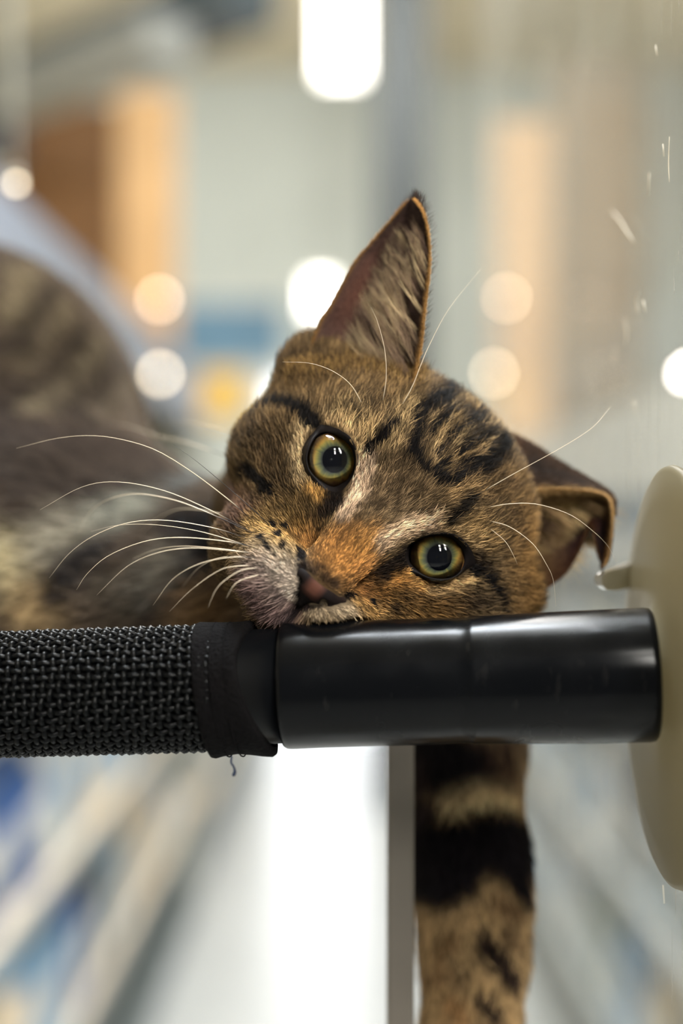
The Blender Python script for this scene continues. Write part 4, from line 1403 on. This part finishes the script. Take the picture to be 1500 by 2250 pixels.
# ears: fuzz on the skin, fringe on the rim, long hair inside
def ear_pts(X, N, C, T, S_, ts, ss):
    nt, ns = X.shape[:2]
    i = np.clip((ts * (nt - 1)).astype(int), 0, nt - 2); j = np.clip((ss * (ns - 1)).astype(int), 0, ns - 2)
    f = (ts * (nt - 1) - i)[:, None]; g = (ss * (ns - 1) - j)[:, None]
    lerp = lambda A: (A[i, j] * (1 - f) + A[i + 1, j] * f) * (1 - g) + (A[i, j + 1] * (1 - f) + A[i + 1, j + 1] * f) * g
    return lerp(X), lerp(N), lerp(C)


def grad_dirs(X, ts, ss):
    gt = np.gradient(X, axis=0); gs = np.gradient(X, axis=1)
    nt, ns = X.shape[:2]
    i = np.clip((ts * (nt - 1)).astype(int), 0, nt - 1); j = np.clip((ss * (ns - 1)).astype(int), 0, ns - 1)
    a = gt[i, j]; b = gs[i, j]
    return a / (np.linalg.norm(a, axis=1, keepdims=True) + 1e-12), b / (np.linalg.norm(b, axis=1, keepdims=True) + 1e-12)


for X_, N_, C_, Tn, Sn, n, ln in [(X1, N1, EARC[0], T1_, S1_, 5000, 12), (X2, N2, EARC[1], T2_, S2_, 6000, 18), (X3, N3, EARC[2], T3_, S3_, 6500, 24)]:
    ts, ss = rng.random(n), rng.random(n)
    p, nn, cc = ear_pts(X_, N_, C_, Tn, Sn, ts, ss); a, b = grad_dirs(X_, ts, ss)
    add_hairs(p, nn, a + rng.normal(0, .3, (n, 1)) * b, np.full(n, ln * S), np.full(n, .3), cc, .7 * S, np.full(n, .3), rootdark=.8)
for X_, N_, Xb_, edge, n, colr, ln in [(X1, N1, B1, 1, 1500, (178, 138, 86), 8), (X1, N1, B1, 0, 1200, (150, 112, 66), 8), (X2, N2, B2, 0, 1600, (170, 138, 92), 9), (X2, N2, B2, 1, 500, (110, 78, 50), 10), (X3, N3, B3, 0, 1100, (60, 46, 36), 14)]:
    ts = rng.random(n) ** .9; ss = np.full(n, float(edge)) + (-1 if edge else 1) * rng.random(n) * .03
    p, nn, _ = ear_pts(X_, N_, np.zeros(X_.shape), None, None, ts, ss); a, b = grad_dirs(X_, ts, ss)
    pb, _, _ = ear_pts(Xb_, N_, np.zeros(X_.shape), None, None, ts, ss)
    mixr = rng.random((n, 1)); p = p * mixr + pb * (1 - mixr)
    outw = (b if edge else -b)
    add_hairs(p, outw, a + .25 * nn + .5 * outw, np.full(n, ln * S), np.full(n, .35), np.tile(lin(colr), (n, 1)), .7 * S, np.full(n, .15), rootdark=.9)
# dark tuft at the ear tip
n = 220
ts = 1 - rng.random(n) ** 2 * .16; ss = rng.random(n)
p, nn, _ = ear_pts(B1, N1, np.zeros(X1.shape), None, None, ts, ss)
add_hairs(p, np.tile([0, .2, 1.0], (n, 1)), np.tile([.15, .1, 1.0], (n, 1)) + rng.normal(0, .25, (n, 3)), np.full(n, 24 * S), np.full(n, .2), np.tile(lin((52, 42, 38)), (n, 1)), .6 * S, np.full(n, .6), rootdark=.9)
# sparse dark guard hairs on the back edge
n = 160
ts = rng.random(n); ss = np.full(n, .99)
p, nn, _ = ear_pts(B1, N1, np.zeros(X1.shape), None, None, ts, ss)
add_hairs(p, np.tile([1.0, .1, .1], (n, 1)), np.tile([.7, .2, .8], (n, 1)) + rng.normal(0, .2, (n, 3)), np.full(n, 22 * S), np.full(n, .3), np.tile(lin((60, 50, 44)), (n, 1)), .4 * S, np.full(n, .5), rootdark=1)
# long pale hair inside the upright ear
n = 2400; nk = 240
cl = rng.integers(0, nk, n)
ct_ = rng.random(nk) ** 1.1 * .70; cs_ = .30 + .68 * rng.random(nk) ** .8
ts = np.clip(ct_[cl] + rng.normal(0, .012, n), 0.0, .85); ss = np.clip(cs_[cl] + rng.normal(0, .012, n), .12, .98)
p, nn, _ = ear_pts(X1, N1, EARC[0], T1_, S1_, ts, ss)
cdir = np.stack([-.50 + .14 * rng.normal(size=nk), -.12 + 0 * rng.random(nk), .85 + .1 * rng.normal(size=nk)], -1)[cl]
tone = np.array([lin((190, 168, 132)), lin((150, 128, 104)), lin((112, 92, 78)), lin((64, 50, 44))])[rng.integers(0, 4, nk)][cl]
add_hairs(p, nn, cdir, rng.uniform(70, 150, n) * S * (1.05 - ts) * np.clip(.25 + ss, .3, 1), np.full(n, .10), tone * .95, .40 * S, np.zeros(n), curl=1.2, jit=.06, rootdark=.7)
# long hair inside the folded ear
n = 1500
cl = rng.integers(0, 40, n); ct_ = rng.random(40) * .42; cs_ = .15 + .6 * rng.random(40)
ts = np.clip(ct_[cl] + rng.normal(0, .02, n), 0, .6); ss = np.clip(cs_[cl] + rng.normal(0, .03, n), .05, .95)
p, nn, _ = ear_pts(X2, N2, EARC[1], T2_, S2_, ts, ss)
cdir = np.stack([.8 + .1 * rng.normal(size=40), -.2 + 0 * rng.random(40), -.5 + .2 * rng.normal(size=40)], -1)[cl]
tone = np.array([lin((186, 162, 118)), lin((136, 112, 80)), lin((70, 54, 48))])[rng.integers(0, 3, 40)][cl]
add_hairs(p, nn, cdir, rng.uniform(35, 80, n) * S, np.full(n, .15), tone, .75 * S, np.zeros(n), curl=1.0, jit=.08, rootdark=.7)
# tufts standing in front of both ear bases
n = 5200
a_ = rng.random(n)
base_line = catmull([(640, 806), (670, 802), (700, 798), (760, 792), (830, 800), (890, 812), (930, 812)], 200)
bp_ = base_line[(a_ * 199).astype(int)] + rng.normal(0, 9, (n, 2)) + np.array([0, 18])
p = march(bp_[:, 0], bp_[:, 1], head_world, .38, .52, .0012)
okp = np.abs(head_world(p.astype(np.float32))) < 20
bp_, p, a_ = bp_[okp], p[okp], a_[okp]; n = len(p)
dirv = np.stack([-.25 + .5 * a_, 0 * a_ - .25, np.ones(n)], -1)
cc = np.array([lin((160, 130, 82)), lin((120, 96, 60)), lin((64, 50, 38))])[rng.integers(0, 3, n)]
add_hairs(p, np.tile([0, -1.0, 0], (n, 1)), dirv, np.full(n, 30 * S), np.full(n, .25), cc, .65 * S, np.full(n, .3), jit=.2)

FPa = np.vstack(FP); FRa = np.vstack(FR); FCa = np.vstack(FC)
nc = len(FPa)
hc = bpy.data.hair_curves.new('fur'); hc.add_curves([K] * nc)
hc.attributes['position'].data.foreach_set('vector', FPa.astype(np.float32).ravel())
ra = hc.attributes.get('radius') or hc.attributes.new('radius', 'FLOAT', 'POINT')
ra.data.foreach_set('value', FRa.astype(np.float32).ravel())
ca = hc.attributes.new('col', 'FLOAT_COLOR', 'POINT')
ca.data.foreach_set('color', np.concatenate([FCa, np.ones((nc, K, 1))], -1).astype(np.float32).ravel())
hc.materials.append(attr_mat('tabby_fur', 'col', .5, .08, .12))
fur = bpy.data.objects.new('fur', hc); COL.objects.link(fur); fur.parent = cat; fur.matrix_parent_inverse = parent_matrix(cat).inverted()
tag(fur, 'short brown tabby fur with black stripes', kind='stuff')

# ---- eyes
M_rim = mat('black_lid_skin', (18, 14, 14), rough=.55, spec=.12)
M_ball = mat('dark_eyeball', (40, 30, 20), rough=.4)
M_pupil = mat('black_pupil', (5, 6, 10), rough=.9, spec=0.0)
M_iris = attr_mat('amber_green_iris', 'col', .5, .3)


def cornea_mat():
    m = bpy.data.materials.new('clear_cornea'); m.use_nodes = True
    nt = m.node_tree; L = nt.links; nt.nodes.remove(nt.nodes['Principled BSDF'])
    t = nt.nodes.new('ShaderNodeBsdfTransparent'); g = nt.nodes.new('ShaderNodeBsdfGlossy'); g.inputs['Roughness'].default_value = .015
    fr = nt.nodes.new('ShaderNodeFresnel'); fr.inputs[0].default_value = 1.42
    mx = nt.nodes.new('ShaderNodeMixShader'); L.new(fr.outputs[0], mx.inputs[0]); L.new(t.outputs[0], mx.inputs[1]); L.new(g.outputs[0], mx.inputs[2])
    L.new(mx.outputs[0], nt.nodes['Material Output'].inputs[0])
    return m


M_cornea = cornea_mat()


def uvw(e, r, a, w_):
    x, y = r * np.cos(a), r * np.sin(a)
    du = x * math.cos(_r) + y * math.sin(_r); dv = x * math.sin(_r) - y * math.cos(_r)
    return np.stack([e['h'][0] + du, e['h'][1] + dv, w_ + 0 * r], -1)


for e in EYES:
    RE = 67.0
    ring = uvw(e, e['ro'], ANG, np.zeros(NA))
    # depth of the skin along the rim
    ws = np.arange(120, -200, -2.0)
    gp = np.repeat(ring[:, None, :], len(ws), 1); gp[..., 2] = ws
    hit = (head_sdf(gp.astype(np.float32)) < 0).argmax(1); skin = ws[hit]
    wc = np.median(skin) - 47
    eye = bpy.data.objects.new('eye', None); COL.objects.link(eye); eye.parent = cat
    eye.matrix_parent_inverse = parent_matrix(cat).inverted()
    ec = to_world(np.array([e['h'][0], e['h'][1], wc])); eye.location = ec
    # dark lid rim
    sph = lambda r: wc + np.sqrt(np.maximum(RE ** 2 - r ** 2, 0))
    ri, ro = e['ri'], e['ro']
    rows = [uvw(e, ri * .985, ANG, sph(ri * .985) - 4), uvw(e, ri, ANG, sph(ri) + 3.5), uvw(e, ri + np.minimum(3.0, (ro - ri) * .4), ANG, sph(ri) + 6.0),
            uvw(e, .5 * (ri + ro), ANG, .5 * (sph(ri) + 6 + skin + 4)), uvw(e, ro, ANG, skin + 2.0), uvw(e, ro * 1.07, ANG, skin - 7)]
    V = to_world(np.vstack(rows)); Fc = []
    for i in range(len(rows) - 1):
        for k in range(NA):
            Fc.append((i * NA + k, i * NA + (k + 1) % NA, (i + 1) * NA + (k + 1) % NA, (i + 1) * NA + k))
    obj_from('eyelid_rim', V, Fc, M_rim, eye)
    # eyeball behind the iris
    rows = []
    for ph in np.linspace(math.radians(67), math.radians(178), 14):
        rows.append(uvw(e, np.full(NA, (RE - 2) * math.sin(ph)), ANG, np.full(NA, wc + (RE - 2) * math.cos(ph))))
    V = to_world(np.vstack(rows)); Fc = []
    for i in range(len(rows) - 1):
        for k in range(NA):
            Fc.append((i * NA + k, i * NA + (k + 1) % NA, (i + 1) * NA + (k + 1) % NA, (i + 1) * NA + k))
    obj_from('eyeball', V, Fc, M_ball, eye)
    # iris
    off_ = np.array(e['pupil'], float) - np.array(e['c'], float)
    rings = np.linspace(0, 1, 26); rows = []; cols = []
    a96 = ANG
    sn = .5 + .5 * np.sin(a96 * 17) * np.sin(a96 * 29 + 1); sn2 = rng.random(NA)
    for q in rings:
        R_ = q * 60.0
        x = R_ * np.cos(a96) + off_[0] * (1 - q * .6); y = R_ * np.sin(a96) + off_[1] * (1 - q * .6)
        rows.append(uvw(e, np.hypot(x, y), np.arctan2(y, x), np.full(NA, wc + 24 + 3 * q)))
        st = np.interp(q, [0, .44, .49, .58, .68, .78, .92], [0, 1, 2, 3, 4, 5, 6])
        pal = np.array([lin(c_) for c_ in [(8, 9, 12), (16, 19, 21), (44, 52, 40), (80, 86, 50), (126, 116, 50), (164, 126, 48), (104, 68, 26)]])
        jit_ = st + (sn - .5) * .5 + (sn2 - .5) * .5 + (vnoise(np.stack([np.cos(a96) * 6 + q * 3, np.sin(a96) * 6, 0 * a96 + 4], -1)) - .5) * .9
        c0 = np.stack([np.interp(jit_, np.arange(7), pal[:, ch]) for ch in range(3)], -1)
        cols.append(c0 * .85 * (.9 + .2 * sn2[:, None]))
    V = to_world(np.vstack(rows)); Fc = []
    for i in range(len(rows) - 1):
        for k in range(NA):
            Fc.append((i * NA + k, i * NA + (k + 1) % NA, (i + 1) * NA + (k + 1) % NA, (i + 1) * NA + k))
    io = obj_from('iris', V, Fc, M_iris, eye); set_col(io, np.vstack(cols))
    x = 27.5 * np.cos(a96) + off_[0]; y = 29.5 * np.sin(a96) + off_[1]
    V = np.vstack([uvw(e, np.hypot(x, y), np.arctan2(y, x), np.full(NA, wc + 26.8)), uvw(e, np.hypot(*off_) * np.ones(1), np.array([math.atan2(off_[1], off_[0])]), np.array([wc + 27.1]))])
    obj_from('pupil', to_world(V), [(k, (k + 1) % NA, NA) for k in range(NA)], M_pupil, eye)
    # cornea
    rows = []
    for ph in np.linspace(math.radians(.5), math.radians(80), 24):
        rows.append(uvw(e, np.full(NA, RE * math.sin(ph)), ANG, np.full(NA, wc + RE * math.cos(ph))))
    V = to_world(np.vstack(rows)); Fc = [tuple(range(NA))]
    for i in range(len(rows) - 1):
        for k in range(NA):
            Fc.append((i * NA + k, i * NA + (k + 1) % NA, (i + 1) * NA + (k + 1) % NA, (i + 1) * NA + k))
    obj_from('cornea', V, Fc, M_cornea, eye)


# ---- nose leather
nV, nQ = surface_nets(nose_sdf, (-95, -300, 10), (95, -170, 145), 3.0)
nN = normals_of(nV, nQ)
if ((nV - nV.mean(0)) * nN).sum() < 0: nQ = nQ[:, ::-1]
nose = obj_from('nose', to_world(nV), nQ, attr_mat('nose_leather', 'col', .65, .1), cat)
cN = np.tile(lin((80, 50, 40)), (len(nV), 1))
au = np.abs(nV[:, 0])
cN = mixc(cN, (20, 15, 15), ramp(au, 8, 26)); cN = mixc(cN, (34, 25, 22), ramp(nV[:, 1], -216, -202))
cN = mixc(cN, (18, 14, 14), ramp(-nV[:, 1], 238, 254))
set_col(nose, cN); tag(nose, 'dark rimmed reddish brown nose')

# ---- whiskers: (colour, root radius, extra depth at the tip, points in picture pixels from root to tip)
M_wc = attr_mat('cream_whisker', 'col', .4, .3)
M_wb = mat('black_whisker', (26, 24, 24), rough=.4)
WH = [
    (0, 1.35, .006, 0, [(556, 1144), (500, 1096), (420, 1036), (340, 988), (260, 964), (192, 957), (120, 964), (36, 985)]),
    (1, 1.35, .004, 0, [(596, 1158), (560, 1124), (520, 1088), (440, 1020), (380, 976)]),
    (0, 1.3, .004, 0, [(566, 1176), (460, 1120), (360, 1078), (260, 1059), (180, 1070), (88, 1120)]),
    (0, 1.5, .040, .004, [(560, 1174), (460, 1128), (380, 1098), (296, 1085), (232, 1100), (196, 1128), (172, 1172)]),
    (0, 1.4, .010, 0, [(545, 1183), (460, 1158), (360, 1143), (280, 1149), (208, 1176), (152, 1216), (108, 1270)]),
    (0, 1.1, .020, 0, [(550, 1200), (440, 1168), (340, 1153), (260, 1154), (200, 1168)]),
    (0, 1.4, .010, 0, [(560, 1203), (500, 1190), (400, 1181), (320, 1189), (240, 1220), (192, 1260), (168, 1296)]),
    (0, 1.3, .006, 0, [(562, 1216), (500, 1209), (420, 1204), (348, 1214), (280, 1244), (212, 1308)]),
    (0, 1.2, .004, 0, [(570, 1227), (512, 1224), (440, 1238), (380, 1272), (336, 1330)]),
    (0, 1.2, .004, 0, [(560, 1243), (520, 1244), (480, 1254), (420, 1296), (372, 1344)]),
    (0, 1.1, -.004, 0, [(578, 1247), (528, 1254), (480, 1288), (456, 1336)]),
    (0, 1.1, -.004, 0, [(570, 1262), (520, 1280), (496, 1316)]),
    (0, 1.5, .050, .03, [(525, 958), (460, 938), (400, 928), (368, 930)]),
    (0, 1.4, .050, .03, [(520, 1010), (420, 975), (340, 956), (288, 938), (244, 932)]),
    (0, 1.5, .050, .012, [(560, 1150), (472, 1126), (400, 1118), (352, 1136), (312, 1168)]),
    (0, 1.4, .030, .006, [(560, 1216), (472, 1204), (400, 1200), (340, 1208), (292, 1228)]),
    (0, 1.2, .030, .010, [(575, 1228), (500, 1222), (440, 1245), (400, 1290)]),
    # brow whiskers
    (0, .95, -.004, 0, [(797, 890), (770, 845), (730, 815), (680, 798), (620, 795)]),
    (0, .95, -.004, 0, [(840, 885), (848, 830), (845, 770), (830, 710), (815, 675)]),
    (0, .95, .004, 0, [(880, 895), (905, 850), (925, 800), (942, 760), (985, 680), (1057, 590)]),
    (0, .95, .006, 0, [(1060, 1080), (1130, 1040), (1230, 985), (1300, 940), (1340, 895)]),
    (0, 1.0, .004, 0, [(1065, 1116), (1120, 1107), (1180, 1108), (1250, 1130), (1300, 1165), (1335, 1200), (1355, 1240)]),
    (0, .95, .000, 0, [(1070, 1143), (1120, 1158), (1170, 1195), (1200, 1240), (1215, 1275), (1221, 1332)]),
    (0, .85, -.002, 0, [(1075, 1160), (1110, 1190), (1130, 1225), (1136, 1240)]),
]
for kind, r0, dd, d00, pts in WH:
    rp = march([pts[0][0]], [pts[0][1]], head_world, .37, .52, .0006)[0]
    dr = rp[1] - .0012 + d00
    c2 = catmull(pts, 26)
    q = np.linspace(0, 1, 26)
    # keep clear of the fur near the root
    dep = dr + dd * q ** 1.3 - .006 * np.sin(np.pi * np.clip(q * 1.0, 0, 1)) * (0.6 if dd <= .006 else 0)
    dep[0] = rp[1] + .001
    W3 = np.stack([(c2[:, 0] - 750) / F * dep, dep, H + (1125 - c2[:, 1]) / F * dep], -1)
    V, Fc = tube([Vector(x) for x in W3], list(r0 * .82 * S * np.minimum(1, .55 + q * 4) * (1 - .82 * q ** 1.4)), 5)
    wo = obj_from('whisker', V, Fc, M_wb if kind else M_wc, cat)
    root_dark = rng.uniform(.02, .15) if len(pts) > 3 and pts[0][0] < 640 else -.1
    set_col(wo, np.repeat(mixc(np.tile(lin((30, 26, 25)), (26, 1)), (226, 210, 184), ramp(q, root_dark, root_dark + .06)), 5, 0))
